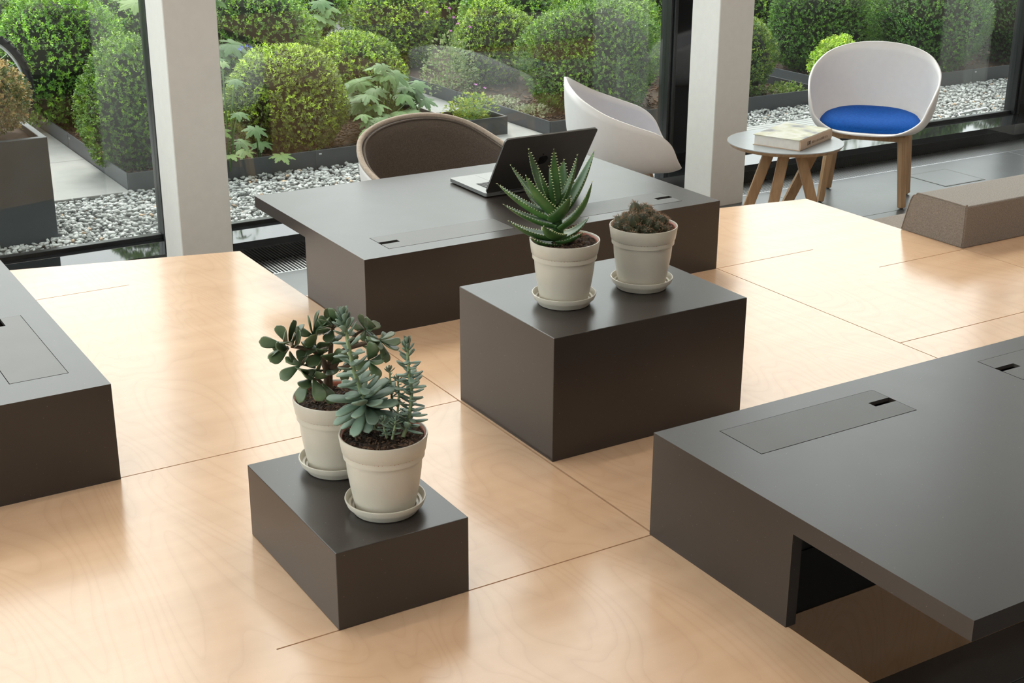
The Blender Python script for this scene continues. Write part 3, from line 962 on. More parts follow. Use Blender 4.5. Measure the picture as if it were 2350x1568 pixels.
# ================================================================ POTS AND SUCCULENTS
PH = 0.160          # rim height above the block
def saucer(label, loc):
    prof = [(0, 0.001), (0.050, 0.001), (0.055, 0.0), (0.062, 0.0015), (0.0685, 0.011), (0.0705, 0.0150), (0.0735, 0.0155), (0.0775, 0.0262), (0.0770, 0.0282), (0.0752, 0.0285),
            (0.0740, 0.0270), (0.0700, 0.0165), (0.0655, 0.0160), (0.0635, 0.0105), (0.059, 0.0098), (0.056, 0.0050), (0, 0.0050)]
    o = obj('saucer', lathe(prof, 72), M['pot'], smooth=True)
    o.location = loc
    m = o.modifiers.new('edge', 'EDGE_SPLIT'); m.split_angle = math.radians(38)
    return tag(o, label, 'saucer', None)

def potted(name, label, cat, loc):
    root = empty(name, loc)
    tag(root, label, cat)
    H = PH
    prof = [(0, 0.0052), (0.052, 0.0052), (0.0560, 0.0075), (0.0580, 0.014), (0.0610, 0.028), (0.0660, 0.055), (0.0705, 0.085), (0.0725, 0.110), (0.0735, H - 0.0345), (0.0735, H - 0.0332),
            (0.0785, H - 0.0330), (0.0795, H - 0.0315), (0.0838, H - 0.0025), (0.0832, H), (0.0812, H), (0.0800, H - 0.002), (0.0780, H - 0.02), (0.0770, H - 0.045)]
    p = obj('pot', lathe(prof, 80), M['pot'], root, smooth=True)
    m = p.modifiers.new('edge', 'EDGE_SPLIT'); m.split_angle = math.radians(35)
    ln = [(0.0766, H - 0.045), (0.0792, H - 0.010), (0.0797, H - 0.0032), (0.0782, H - 0.0028), (0.0768, H - 0.008), (0.0745, H - 0.040)]
    obj('liner', lathe(ln, 64), M['terracotta'], root, smooth=True)
    # lumpy soil surface
    V, F = [], []
    nr, na = 14, 56
    V.append((0, 0, H - 0.008))
    for i in range(1, nr + 1):
        r = 0.0762 * i / nr
        for k in range(na):
            a = 2 * math.pi * k / na
            V.append((r * math.cos(a), r * math.sin(a), H - 0.010 + random.uniform(-0.0028, 0.0028) + 0.003 * math.sin(3 * a + i)))
    for k in range(na): F.append((0, 1 + k, 1 + (k + 1) % na))
    for i in range(nr - 1):
        for k in range(na):
            l = (k + 1) % na
            F.append((1 + i * na + k, 1 + (i + 1) * na + k, 1 + (i + 1) * na + l, 1 + i * na + l))
    so = obj('soil', (V, F), M['soil'], root)
    # crumbs and fibres on the soil
    cr = []
    for _ in range(230):
        r = 0.072 * math.sqrt(random.random()); a = random.uniform(0, 2 * math.pi)
        x, y, z = r * math.cos(a), r * math.sin(a), H - 0.008
        s = random.uniform(0.0008, 0.0024); l = random.uniform(1, 3.5)
        th, ph = random.uniform(0, 6.28), random.uniform(-0.4, 0.6)
        d = Vector((math.cos(th) * math.cos(ph), math.sin(th) * math.cos(ph), math.sin(ph))) * s * l
        q = Vector((-math.sin(th), math.cos(th), 0)) * s
        c0 = Vector((x, y, z))
        cr.append(([tuple(c0 - d - q), tuple(c0 + d - q * .5), tuple(c0 + d + q * .5), tuple(c0 - d + q), tuple(c0 + Vector((0, 0, s * 1.4)))], [(0, 1, 4), (1, 2, 4), (2, 3, 4), (3, 0, 4)]))
    o = obj('soil_crumbs', join(*cr), M['bark'], so); o['kind'] = 'stuff'
    return root

P_ALOE, P_CACT = (1.767, 2.664, 0.306), (2.001, 2.669, 0.306)
P_SED, P_JADE = (1.043, 2.177, 0.160), (1.040, 2.390, 0.160)
for nm, loc in (('aloe', P_ALOE), ('round cactus', P_CACT), ('blue-green succulent', P_SED), ('jade plant', P_JADE)):
    saucer('ivory plastic saucer under the pot of the %s' % nm, loc)

def px_local(root_loc, dep):
    """maps (pixel x, pixel y, depth beyond the pot axis) to a position in the pot's frame"""
    c = np.array(root_loc) + np.array((0, 0, PH))
    def f(px, py, d):
        dr = ray(px, py)
        fh = np.array((FV.x, FV.y, 0))
        t = (np.dot(c - CAM, fh) + d) / np.dot(dr, fh)
        return Vector(CAM + dr * t - np.array(root_loc))
    return f

# ---- aloe
aloe = potted('potted_aloe', 'spiny green aloe in an ivory plastic pot', 'plant', P_ALOE)
fp = px_local(P_ALOE, 0)
def aloe_leaf(base, tip, width, curl, facing_up=0.6):
    """fleshy channelled leaf from base to tip, tapering to a point, spines along both margins"""
    base, tip = Vector(base), Vector(tip)
    ax = tip - base; L = ax.length
    out = Vector((ax.x, ax.y, 0))
    if out.length < 1e-4: out = Vector((0, -1, 0))
    up = (Vector((0, 0, 1)) - ax.normalized() * ax.normalized().z)
    if up.length < 0.05: up = -out.normalized()
    # upper (inner) side of the leaf looks at the plant's axis / the sky
    inner = (up.normalized() * 0.8 - out.normalized() * 0.35 * abs(ax.normalized().z))
    inner = (inner - ax.normalized() * inner.dot(ax.normalized())).normalized()
    n = 16
    V, F = [], []
    rows = []
    m = 9
    for i in range(n + 1):
        t = i / n
        c = base + ax * t + inner * (-curl * L * math.sin(math.pi * t) + 0.0)
        tg = (ax + inner * (-curl * L * math.pi * math.cos(math.pi * t))).normalized()
        s = tg.cross(inner).normalized(); q = s.cross(tg).normalized()
        w = width * (1.0 - 0.35 * t) * (1 - t ** 2.6) ** 0.85 * (0.85 + 0.15 * min(1, t * 5)) + 0.0006
        row = []
        for k in range(m):                    # lower side, bulging
            a = math.pi * k / (m - 1)
            row.append(c + s * (w / 2 * math.cos(a)) - q * (w * 0.26 * math.sin(a)) + q * (w * 0.10 * math.cos(a) ** 2))
        for k in range(1, m - 1):             # upper side, channelled
            a = -1 + 2 * k / (m - 1)
            row.append(c + s * (w / 2 * a) + q * (w * 0.10 * (a * a)) + q * (w * 0.012))
        rows.append((row, s, q, w, c))
    k_ = len(rows[0][0])
    for row, *_ in rows: V += [tuple(p) for p in row]
    for i in range(n):
        for k in range(k_):
            l = (k + 1) % k_
            F.append((i * k_ + k, i * k_ + l, (i + 1) * k_ + l, (i + 1) * k_ + k))
    F.append(tuple(range(k_))); F.append(tuple(n * k_ + k for k in range(k_ - 1, -1, -1)))
    # spines
    sp = []
    cnt = max(5, int(L / 0.0075))
    for i in range(1, cnt):
        t = 0.08 + 0.9 * i / cnt
        a = t * n; i0 = min(int(a), n - 1); f = a - i0
        for sd in (1, -1):
            kk = 0 if sd == 1 else m - 1
            p = rows[i0][0][kk].lerp(rows[i0 + 1][0][kk], f)
            s = rows[i0][1] * sd; tg = ax.normalized(); q = rows[i0][2]
            h = 0.0046; r = 0.0014
            sp.append(([tuple(p - tg * r - q * r), tuple(p + tg * r - q * r), tuple(p + q * r), tuple(p + s * h + q * 0.0016 + tg * 0.0006)], [(0, 1, 3), (1, 2, 3), (2, 0, 3), (0, 2, 1)]))
    p = tip
    for _ in range(3):
        d = Vector((random.uniform(-1, 1), random.uniform(-1, 1), random.uniform(0, 1))).normalized()
        e = d.orthogonal().normalized() * 0.0009
        sp.append(([tuple(p + e), tuple(p - e), tuple(p + d.cross(e).normalized() * 0.0009), tuple(p + d * 0.0038 + ax.normalized() * 0.001)], [(0, 1, 3), (1, 2, 3), (2, 0, 3)]))
    return (V, F), join(*sp)
ALOE = [  # tip px, base px, tip depth, width px, curl
    (1141, 422, 1268, 500, -.02, 30, .04), (1172, 380, 1254, 478, .05, 17, .03), (1206, 403, 1278, 492, -.06, 34, .05), (1213, 343, 1262, 465, .06, 21, .05),
    (1235, 387, 1266, 470, .02, 15, .02), (1261, 382, 1270, 470, -.005, 14, .01), (1271, 343, 1276, 470, .03, 16, .03), (1294, 367, 1280, 470, .07, 25, .05),
    (1325, 357, 1276, 480, .01, 24, .05), (1364, 346, 1284, 492, .05, 28, .05), (1308, 452, 1272, 502, -.065, 28, .06), (1359, 417, 1284, 520, -.02, 30, .10),
    (1356, 440, 1288, 522, .03, 20, .08), (1156, 470, 1274, 515, -.02, 26, .05), (1168, 508, 1272, 542, -.045, 30, .07), (1351, 500, 1286, 545, .03, 22, .08),
    (1338, 534, 1280, 552, -.035, 22, .08), (1217, 547, 1278, 560, -.05, 22, .06), (1200, 426, 1258, 490, .07, 18, .04), (1247, 520, 1282, 538, -.085, 30, .10)]
A_PX = 0.001035
for tx, ty, bx, by, d, w, cu in ALOE:
    lf, sp = aloe_leaf(fp(bx, by, 0.25 * d), fp(tx, ty, d), w * A_PX * 1.75, cu)
    l = obj('leaf', lf, M['aloe'], aloe, smooth=True)
    obj('spines', sp, M['aloe_spine'], l)
obj('stem', tube([tuple(fp(1281, 568, 0)), tuple(fp(1281, 545, 0)), tuple(fp(1279, 515, 0)), tuple(fp(1276, 480, 0))], [0.013, 0.014, 0.013, 0.007], 12), M['aloe'], aloe, smooth=True)

# ---- cactus: a mound of ribbed heads
cact = potted('potted_cactus', 'clustered spiny round cactus in an ivory plastic pot', 'plant', P_CACT)
def cactus_head(r, h, ribs=9, nz=9):
    V, F = [], []
    na = ribs * 4
    for i in range(nz + 1):
        t = i / nz
        ph = -0.35 + (math.pi / 2 + 0.35) * t
        rr = max(r * math.cos(ph), 0.0006)
        for k in range(na):
            a = 2 * math.pi * k / na
            rib = 0.5 + 0.5 * math.cos(ribs * a)
            bumpz = 0.5 + 0.5 * math.cos(2 * math.pi * t * 4.0)
            q = rr * (0.80 + 0.16 * rib + 0.09 * rib * bumpz)
            V.append((q * math.cos(a), q * math.sin(a), h * (0.35 + 0.65 * math.sin(ph))))
    for i in range(nz):
        for k in range(na):
            l = (k + 1) % na
            F.append((i * na + k, i * na + l, (i + 1) * na + l, (i + 1) * na + k))
    sp = []
    for k in range(ribs):
        a = 2 * math.pi * k / ribs
        for t in (0.25, 0.5, 0.75, 0.93):
            ph = -0.35 + (math.pi / 2 + 0.35) * t
            rr = r * math.cos(ph) * 1.04
            p = Vector((rr * math.cos(a), rr * math.sin(a), h * (0.35 + 0.65 * math.sin(ph))))
            for _ in range(5):
                d = Vector((math.cos(a), math.sin(a), 0.25 + 1.2 * t)) + Vector((random.gauss(0, .7), random.gauss(0, .7), random.gauss(0, .6)))
                d.normalize()
                ln = random.uniform(0.003, 0.0085) * (1.5 if random.random() < 0.12 else 1)
                e = d.orthogonal().normalized() * 0.00035; g = d.cross(e)
                sp.append(([tuple(p + e), tuple(p - e * .5 + g * .8), tuple(p - e * .5 - g * .8), tuple(p + d * ln)], [(0, 1, 3), (1, 2, 3), (2, 0, 3)]))
    return (V, F), join(*sp)
kinds = [cactus_head(0.0165, 0.027, 7), cactus_head(0.0145, 0.025, 6), cactus_head(0.0125, 0.026, 6)]
ck = []
for (hv, sv) in kinds:
    ck.append((make_mesh('head', hv[0], hv[1], M['cactus'], True), make_mesh('spines', sv[0], sv[1], M['cactus_spine'])))
NH = 40
for i in range(NH):
    u = 1 - (i + 0.5) / NH * 0.98
    a = i * 2.39996
    rr = math.sqrt(1 - u * u)
    d = Vector((rr * math.cos(a), rr * math.sin(a), u))
    k_ = random.uniform(.86, 1.06)
    p = Vector((d.x * 0.047 * k_, d.y * 0.044 * k_, d.z * 0.042 * k_)) - RV * 0.006
    me, sm = ck[i % 3]
    h = link('head', me, cact, (p.x, p.y, PH - 0.022 + p.z))
    nrm = Vector((d.x, d.y, d.z * 1.4 + 0.25)).normalized()
    h.rotation_mode = 'QUATERNION'
    h.rotation_quaternion = nrm.to_track_quat('Z', 'Y')
    sc = random.uniform(.8, 1.15)
    h.scale = (sc, sc, sc * random.uniform(.9, 1.25))
    link('spines', sm, h)

# ---- jade plant
jade = potted('potted_jade_plant', 'bushy jade plant with dark rounded leaves in an ivory plastic pot', 'plant', P_JADE)
fj = px_local(P_JADE, 0)
def spoon_leaf(L, W, T, bend, round_=1.6):
    """thick obovate leaf along +x, base at the origin"""
    V, F = [], []
    n, m = 12, 10
    for i in range(n + 1):
        t = i / n
        w = W * (0.16 + 0.84 * math.sin(min(1.0, t ** 0.95 * 1.0) * math.pi * 0.62) ** round_) * (1 - max(0, (t - 0.70) / 0.30) ** 2.6) ** 0.5 if t < 1 else 0.0008
        z = bend * L * (t * t)
        for k in range(m):
            a = 2 * math.pi * k / m
            yy = w / 2 * math.cos(a)
            V.append((L * t, yy, z + T / 2 * math.sin(a) * (0.4 + 0.6 * math.sin(math.pi * min(1, t * 0.9 + 0.1))) + 0.35 * (yy * yy) / max(W, 1e-6)))
    for i in range(n):
        for k in range(m):
            l = (k + 1) % m
            F.append((i * m + k, i * m + l, (i + 1) * m + l, (i + 1) * m + k))
    F.append(tuple(range(m - 1, -1, -1))); F.append(tuple(n * m + k for k in range(m)))
    return V, F
def orient(o, pos, d, upv):
    d = Vector(d).normalized()
    z = Vector(upv); z = z - d * z.dot(d)
    if z.length < 1e-3: z = d.orthogonal()
    z.normalize(); y = z.cross(d)
    o.matrix_local = Matrix(((d.x, y.x, z.x, pos[0]), (d.y, y.y, z.y, pos[1]), (d.z, y.z, z.z, pos[2]), (0, 0, 0, 1))) @ Matrix.Scale(o.get('s', 1.0), 4)
jade_me = [make_mesh('leaf', *spoon_leaf(0.037, 0.021, 0.0042, b), M['jade'], True) for b in (0.10, -0.12, 0.28, -0.28)]
JSTEM = [[(752, 915, 0), (748, 850, 0), (735, 815, .0), (700, 800, -.01), (668, 795, -.02)],
         [(756, 915, 0), (757, 840, .01), (760, 790, .02), (765, 745, .03)],
         [(748, 850, 0), (725, 800, .02), (718, 765, .03)],
         [(760, 850, 0), (790, 805, .03), (830, 790, .03), (872, 780, .03)],
         [(748, 905, 0), (735, 875, -.02), (712, 868, -.04)],
         [(735, 815, 0), (705, 822, -.03), (690, 838, -.045)],
         [(790, 805, .03), (815, 770, .05), (838, 755, .06)],
         [(760, 850, 0), (800, 840, .0), (845, 828, .0)]]
for k, st in enumerate(JSTEM):
    pts = catmull([tuple(fj(*p)) for p in st], 5)
    r0 = 0.0075 if k in (0, 1, 3) else 0.0045
    obj('stem', tube([tuple(p) for p in pts], [r0 * (1 - 0.6 * i / len(pts)) for i in range(len(pts))], 8), M['jade_stem'], jade, smooth=True)
# (leaf base px, tip px, depth, depth tip)
JL = [(655, 792, 588, 788, -.02, -.03), (655, 796, 612, 818, -.02, -.04), (662, 800, 620, 836, -.02, -.045), (660, 790, 640, 745, -.02, -.01), (665, 790, 668, 733, -.02, -.02), (668, 792, 692, 742, -.02, -.01),
      (658, 788, 640, 765, -.02, -.05), (672, 795, 650, 770, -.02, -.06), (675, 797, 700, 760, -.02, -.05), (690, 838, 642, 868, -.04, -.06), (690, 836, 652, 822, -.04, -.07), (692, 838, 668, 818, -.04, -.08), (695, 838, 705, 815, -.04, -.05),
      (706, 862, 688, 838, -.04, -.08), (726, 868, 735, 870, -.04, -.08), (712, 868, 665, 935, -.04, -.075), (715, 868, 690, 895, -.04, -.085), (718, 868, 742, 925, -.03, -.07), (718, 865, 752, 838, -.03, -.06), (740, 880, 765, 920, -.02, -.05),
      (718, 768, 702, 725, .02, .02), (720, 768, 725, 712, .02, .03), (722, 768, 742, 722, .02, .01), (716, 770, 690, 752, .02, -.02), (725, 770, 752, 760, .02, -.02), (720, 775, 705, 790, .02, -.03),
      (764, 748, 738, 712, .03, .03), (765, 748, 760, 715, .03, .05), (766, 748, 785, 728, .03, .04), (763, 752, 740, 745, .03, -.01), (767, 752, 792, 748, .03, .0), (764, 756, 750, 775, .03, -.01),
      (838, 755, 822, 722, .06, .07), (838, 755, 846, 728, .06, .08), (838, 757, 862, 757, .06, .05), (836, 757, 815, 745, .06, .04), (838, 758, 830, 785, .06, .03), (840, 757, 865, 770, .06, .06),
      (872, 780, 905, 772, .03, .05), (872, 780, 893, 760, .03, .06), (872, 782, 920, 790, .03, .02), (870, 780, 868, 800, .03, -.01), (868, 782, 838, 800, .03, -.01), (868, 778, 850, 768, .03, .04), (876, 784, 912, 808, .03, .01), (872, 784, 890, 830, .03, .0),
      (845, 828, 880, 842, 0, -.02), (845, 830, 870, 862, 0, -.03), (845, 826, 862, 808, 0, -.01), (842, 828, 820, 845, 0, -.04), (848, 828, 885, 822, 0, .01), (800, 842, 790, 870, 0, -.03), (800, 838, 812, 812, 0, -.02), (760, 830, 745, 800, .0, -.05), (762, 835, 785, 815, 0, -.04),
      (742, 850, 705, 855, 0, -.03), (750, 850, 772, 865, 0, -.05), (735, 815, 742, 790, 0, -.05), (712, 800, 722, 785, -.01, -.05), (735, 812, 710, 830, 0, -.06), (705, 800, 690, 790, -.01, -.03)]
rj = random.Random(9)
for st in JSTEM:
    for q in range(4):
        p = st[-1] if q < 2 else st[-2]
        an = rj.uniform(0, 6.28)
        ln = rj.uniform(24, 40)
        JL.append((p[0] + rj.uniform(-8, 8), p[1] + rj.uniform(-6, 6), p[0] + ln * math.cos(an), p[1] - abs(ln * math.sin(an)) * .9 + 6, p[2], p[2] + rj.uniform(-.04, .04)))
for i, (bx, by, tx, ty, d0, d1) in enumerate(JL):
    a, b = fj(bx, by, d0), fj(tx, ty, d1)
    L = (b - a).length
    o = link('leaf', jade_me[i % 4], jade)
    o['s'] = min(max(L / 0.037, 0.6), 1.4)
    upv = Vector((random.uniform(-.6, .6), random.uniform(-.9, .2), 0.9))
    orient(o, a, b - a, upv)
    del o['s']

# ---- blue-green sedum with three stems
sed = potted('potted_succulent', 'blue-green leafy succulent with upright stems in an ivory plastic pot', 'plant', P_SED)
fs = px_local(P_SED, 0)
sed_me = [make_mesh('leaf', *spoon_leaf(0.030, 0.0140, 0.0050, b, 1.1), M['sedum'], True) for b in (0.10, 0.22, 0.0)]
def sedum_stem(path_px, r0, r1, spec):
    pts = [Vector(p) for p in catmull([tuple(fs(*p)) for p in path_px], 10)]
    obj('stem', tube([tuple(p) for p in pts], [r0 + (r1 - r0) * i / (len(pts) - 1) for i in range(len(pts))], 9), M['sedum_stem'], sed, smooth=True)
    ga = 2.39996
    for n, (t, L, pitch) in enumerate(spec):
        f = t * (len(pts) - 1); i0 = min(int(f), len(pts) - 2)
        p = pts[i0].lerp(pts[i0 + 1], f - i0)
        tg = (pts[i0 + 1] - pts[i0]).normalized()
        u = tg.orthogonal().normalized(); v = tg.cross(u)
        a = n * ga + random.uniform(-.15, .15)
        rad = u * math.cos(a) + v * math.sin(a)
        d = rad * math.cos(pitch) + tg * math.sin(pitch)
        o = link('leaf', random.choice(sed_me), sed)
        o['s'] = L / 0.030
        orient(o, p + rad * (r0 * 0.4), d, tg)
        del o['s']
main = []
for i in range(30):      # big basal whorl
    t = 0.20 + 0.13 * i / 29
    main.append((t, random.uniform(.052, .068), -0.75 + 1.05 * i / 29 + random.uniform(-.15, .15)))
for i in range(26):      # open stem
    t = 0.36 + 0.50 * i / 25
    main.append((t, 0.041 - 0.015 * i / 25, 0.15 + random.uniform(-.1, .15)))
for i in range(20):      # closed tip
    t = 0.87 + 0.13 * i / 19
    main.append((t, 0.029 - 0.008 * i / 19, 0.55 + 0.75 * i / 19))
sedum_stem([(862, 985, 0), (845, 945, 0), (828, 895, -.005), (812, 850, -.01), (800, 795, -.01), (788, 726, -.01)], 0.0052, 0.0036, main)
side = []
for i in range(60):
    t = 0.10 + 0.74 * i / 59
    side.append((t, random.uniform(.027, .038) * (1 - 0.35 * t), 0.1 + random.uniform(-.25, .35)))
for i in range(16):
    t = 0.86 + 0.14 * i / 15
    side.append((t, 0.020 - 0.006 * i / 15, 0.5 + 0.75 * i / 15))
sedum_stem([(925, 1003, -.02), (938, 960, -.01), (944, 900, 0), (938, 850, 0), (934, 785, 0)], 0.0042, 0.0026, side)
for path, n in (([(905, 995, -.02), (912, 950, -.01), (915, 905, 0), (912, 868, .01)], 22), ([(890, 985, .01), (900, 930, .02), (897, 890, .02), (894, 848, .03)], 22), ([(888, 1005, -.03), (882, 985, -.035), (878, 965, -.035)], 14), ([(900, 1008, -.035), (905, 985, -.04), (908, 965, -.04)], 12)):
    sp = [(0.15 + 0.75 * i / n, random.uniform(.011, .017), 0.2 + random.uniform(-.2, .3)) for i in range(n)] + [(0.92 + 0.08 * i / 8, 0.013 - 0.004 * i / 8, 0.5 + 0.7 * i / 8) for i in range(8)]
    sedum_stem(path, 0.0026, 0.0018, sp)

# ================================================================ THE GARDEN
ZG = -0.330
BED_Y = 6.73
ground = structure('garden_ground', box(-14, 24, 5.80, 32, ZG - 0.35, ZG - 0.025), M['ground'])
tag(ground, 'garden ground outside the windows')

# --- helpers for leaf clouds (numpy, one mesh per plant)
def cloud_mesh(name, pos, dirs, ups, L, W, cols, mat, fold=0.25):
    n = len(pos)
    d = dirs / np.linalg.norm(dirs, axis=1, keepdims=True)
    s = np.cross(d, ups); s /= (np.linalg.norm(s, axis=1, keepdims=True) + 1e-9)
    q = np.cross(s, d)
    L = L[:, None]; W = W[:, None]
    v = np.empty((n, 4, 3))
    v[:, 0] = pos
    v[:, 1] = pos + d * L * 0.50 + s * W * 0.5 + q * W * fold
    v[:, 2] = pos + d * L
    v[:, 3] = pos + d * L * 0.50 - s * W * 0.5 + q * W * fold
    me = bpy.data.meshes.new(name)
    tri = np.array([[0, 1, 2], [0, 2, 3]])
    idx = (np.arange(n)[:, None, None] * 4 + tri[None]).reshape(-1, 3)
    nf = len(idx)
    me.vertices.add(n * 4); me.vertices.foreach_set('co', v.reshape(-1).astype(np.float32))
    me.loops.add(nf * 3); me.loops.foreach_set('vertex_index', idx.reshape(-1).astype(np.int32))
    me.polygons.add(nf)
    me.polygons.foreach_set('loop_start', np.arange(0, nf * 3, 3, dtype=np.int32))
    me.polygons.foreach_set('loop_total', np.full(nf, 3, dtype=np.int32))
    me.update(calc_edges=True)
    ca = me.color_attributes.new('leaf_colour', 'FLOAT_COLOR', 'POINT')
    c4 = np.ones((n, 4, 4), dtype=np.float32); c4[:, :, :3] = cols[:, None, :]
    ca.data.foreach_set('color', c4.reshape(-1))
    me.materials.append(mat)
    me.validate()
    return me

def lump(dirs, seed):
    r = np.random.default_rng(seed)
    out = np.ones(len(dirs))
    for _ in range(7):
        k = r.normal(size=3); k /= np.linalg.norm(k)
        out += 0.035 * np.sin(dirs @ k * r.uniform(3, 8) + r.uniform(0, 6))
    return out

def bush(label, x, y, r, ztop, zbase=ZG, leaf=0.015, sprigs=2600, c_old=(0.035, 0.085, 0.018), c_new=(0.17, 0.27, 0.035), new=0.35, group='clipped boxwood balls in the garden', ry=None, name='boxwood_bush', cat='bush', seed=None, rim=0.0):
    global _bs
    seed = seed if seed is not None else int(abs(x * 131 + y * 977)) 
    rg = np.random.default_rng(seed)
    ry = ry or r
    rz = (ztop - zbase) * 0.56
    zc = ztop - rz
    root = empty(name, (x, y, zbase))
    tag(root, label, cat, group)
    BUSHES.append((x, y, zc, r, ry, rz))
    # sprig anchors over the rounded form
    sprigs = int(sprigs * 1.75); leaf = leaf * 0.86
    u = rg.uniform(-0.93, 1.0, sprigs); a = rg.uniform(0, 2 * np.pi, sprigs)
    sn = np.sqrt(1 - u * u)
    dirs = np.stack([sn * np.cos(a), sn * np.sin(a), u], 1)
    k = lump(dirs, seed)
    depth = 1 - np.abs(rg.normal(0, 0.07, sprigs))
    P = dirs * np.array([r, ry, rz]) * (k * depth)[:, None] + np.array([0, 0, zc - zbase])
    keep = P[:, 2] > max(0.01, rim)          # rim: foliage starts above the planter's rim
    P, dirs = P[keep], dirs[keep]
    nS = len(P); per = 6
    axis = dirs * 0.9 + np.array([0, 0, 0.55]) + rg.normal(0, 0.35, (nS, 3))
    axis /= np.linalg.norm(axis, axis=1, keepdims=True)
    isnew = rg.random(nS) < new * (0.6 + 0.6 * np.clip(dirs[:, 2], -0.5, 1))
    br = rg.uniform(0.45, 1.4, nS)
    mixf = np.clip(np.where(isnew, 0.75, 0.12) + rg.normal(0, 0.22, nS), 0, 1)[:, None]
    col = (np.array(c_new) * mixf + np.array(c_old) * (1 - mixf)) * br[:, None]
    pos = np.repeat(P, per, 0); ax = np.repeat(axis, per, 0); cc = np.repeat(col, per, 0)
    n = len(pos)
    j = np.tile(np.arange(per), nS)
    pos = pos + ax * (j / per * leaf * 1.6)[:, None]
    rd = rg.normal(0, 1, (n, 3)); rd -= ax * np.sum(rd * ax, 1, keepdims=True); rd /= np.linalg.norm(rd, axis=1, keepdims=True)
    d = ax * rg.uniform(0.35, 0.9, n)[:, None] + rd
    cc = cc * rg.uniform(0.8, 1.2, n)[:, None]
    cc = cc * np.array([1.95, 2.1, 1.5])
    me = cloud_mesh('foliage', pos, d, ax, leaf * rg.uniform(0.8, 1.25, n), leaf * 0.55 * rg.uniform(0.8, 1.2, n), cc, M['leaf'])
    link('foliage', me, root)
    # twiggy core
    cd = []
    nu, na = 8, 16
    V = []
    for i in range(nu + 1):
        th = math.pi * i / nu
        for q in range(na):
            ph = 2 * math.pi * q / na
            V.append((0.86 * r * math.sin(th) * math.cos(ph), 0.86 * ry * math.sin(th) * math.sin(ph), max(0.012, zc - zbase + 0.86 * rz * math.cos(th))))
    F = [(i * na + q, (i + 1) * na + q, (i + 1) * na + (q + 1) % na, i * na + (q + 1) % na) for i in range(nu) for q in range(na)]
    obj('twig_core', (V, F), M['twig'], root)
    obj('trunk', tube([(0, 0, -0.02), (0.005, 0, 0.04), (0, 0, 0.10)], 0.02, 8), M['trunk'], root)
    return root

Z_BED = ZG + 0.035
BUSHES = []
NEWY = (0.27, 0.36, 0.05)
# the balls that can be told apart
bush('yellow-green boxwood ball nearest the gravel behind the brown chair', 2.92, 7.17, .325, .265, Z_BED, .016, 3300, c_old=(0.055, 0.085, 0.030), c_new=NEWY, new=.55, group=None)
bush('tall rounded boxwood at the corner of the bed beside the white column', 2.06, 7.13, .27, .335, Z_BED, .015, 2800, new=.35, group=None)
bush('large bright boxwood ball behind the planter and the bed corner', 2.02, 8.42, .40, .46, Z_BED, .018, 3000, c_old=(0.045, 0.12, 0.02), c_new=(0.20, 0.33, 0.04), group=None)
bush('large mid-green boxwood ball behind the yellow-green one', 3.20, 8.45, .44, .50, Z_BED, .019, 3000, c_old=(0.045, 0.115, 0.02), c_new=(0.20, 0.30, 0.04), group=None)
bush('lime-green boxwood ball beside the garden path behind the big-leaved plant', 3.66, 7.80, .285, .17, Z_BED, .016, 2600, c_new=NEWY, new=.5, group=None)
bush('bright boxwood ball at the far end of the garden path', 4.62, 9.25, .31, .30, Z_BED, .018, 2400, c_new=NEWY, new=.5, group=None)
bush('small bright boxwood ball behind the tall dark one in the middle bed', 4.90, 8.31, .275, .255, Z_BED, .017, 2400, c_new=NEWY, new=.5, group=None)
bush('big deep-green boxwood ball in the middle bed behind the blue-seated side chair', 4.98, 7.24, .43, .37, Z_BED, .016, 4200, c_old=(0.035, 0.09, 0.02), new=.32, group=None)
bush('slim boxwood at the right end of the middle bed beside the column', 6.02, 7.10, .24, .20, Z_BED, .014, 2400, c_old=(0.035, 0.085, 0.022), c_new=(0.22, 0.28, 0.05), group=None)
bush('round boxwood at the left corner of the right-hand bed', 7.14, 7.55, .37, .43, Z_BED, .015, 3800, new=.25, c_old=(0.035, 0.095, 0.02), c_new=(0.13, 0.24, 0.035), group=None)
bush('large round boxwood behind the blue-seated armchair', 7.92, 7.20, .415, .44, Z_BED, .015, 4600, new=.22, c_old=(0.032, 0.10, 0.022), c_new=(0.12, 0.23, 0.035), group=None)
bush('dark boxwood at the right end of the right-hand bed', 8.84, 7.17, .45, .42, Z_BED, .015, 3800, new=.10, c_old=(0.022, 0.07, 0.02), c_new=(0.08, 0.17, 0.03), group=None)
lime = bush('pale lime shrub between the armchair and the right-hand boxwoods', 6.855, 7.035, .165, .005, Z_BED, .020, 700, c_new=(0.32, 0.40, 0.06), c_old=(0.14, 0.24, 0.04), new=.7, group=None, name='lime_shrub', cat='shrub')
# further rows
rows_b = [(.45, 8.75, .42, .36), (1.05, 9.55, .46, .38), (2.55, 9.45, .44, .36), (3.6, 9.5, .42, .34), (5.5, 9.05, .38, .34), (5.75, 8.15, .36, .30), (6.5, 9.3, .42, .36), (7.45, 8.6, .45, .40), (8.5, 8.4, .45, .40), (9.55, 8.1, .45, .40),
          (4.3, 10.45, .46, .36), (5.4, 10.2, .46, .38), (3.1, 10.6, .46, .36), (1.9, 10.6, .48, .38), (7.4, 10.1, .5, .38), (.1, 10.3, .48, .36), (8.8, 9.7, .5, .38), (10.2, 9.2, .5, .4)]
for x, y, r, zt in rows_b:
    bush('boxwood ball in the crowded back rows of the garden', x, y, r, zt, Z_BED, .023, 1700, c_old=(0.045, 0.115, 0.022), c_new=(0.20, 0.30, 0.04), new=.4, group='boxwood balls in the back rows')
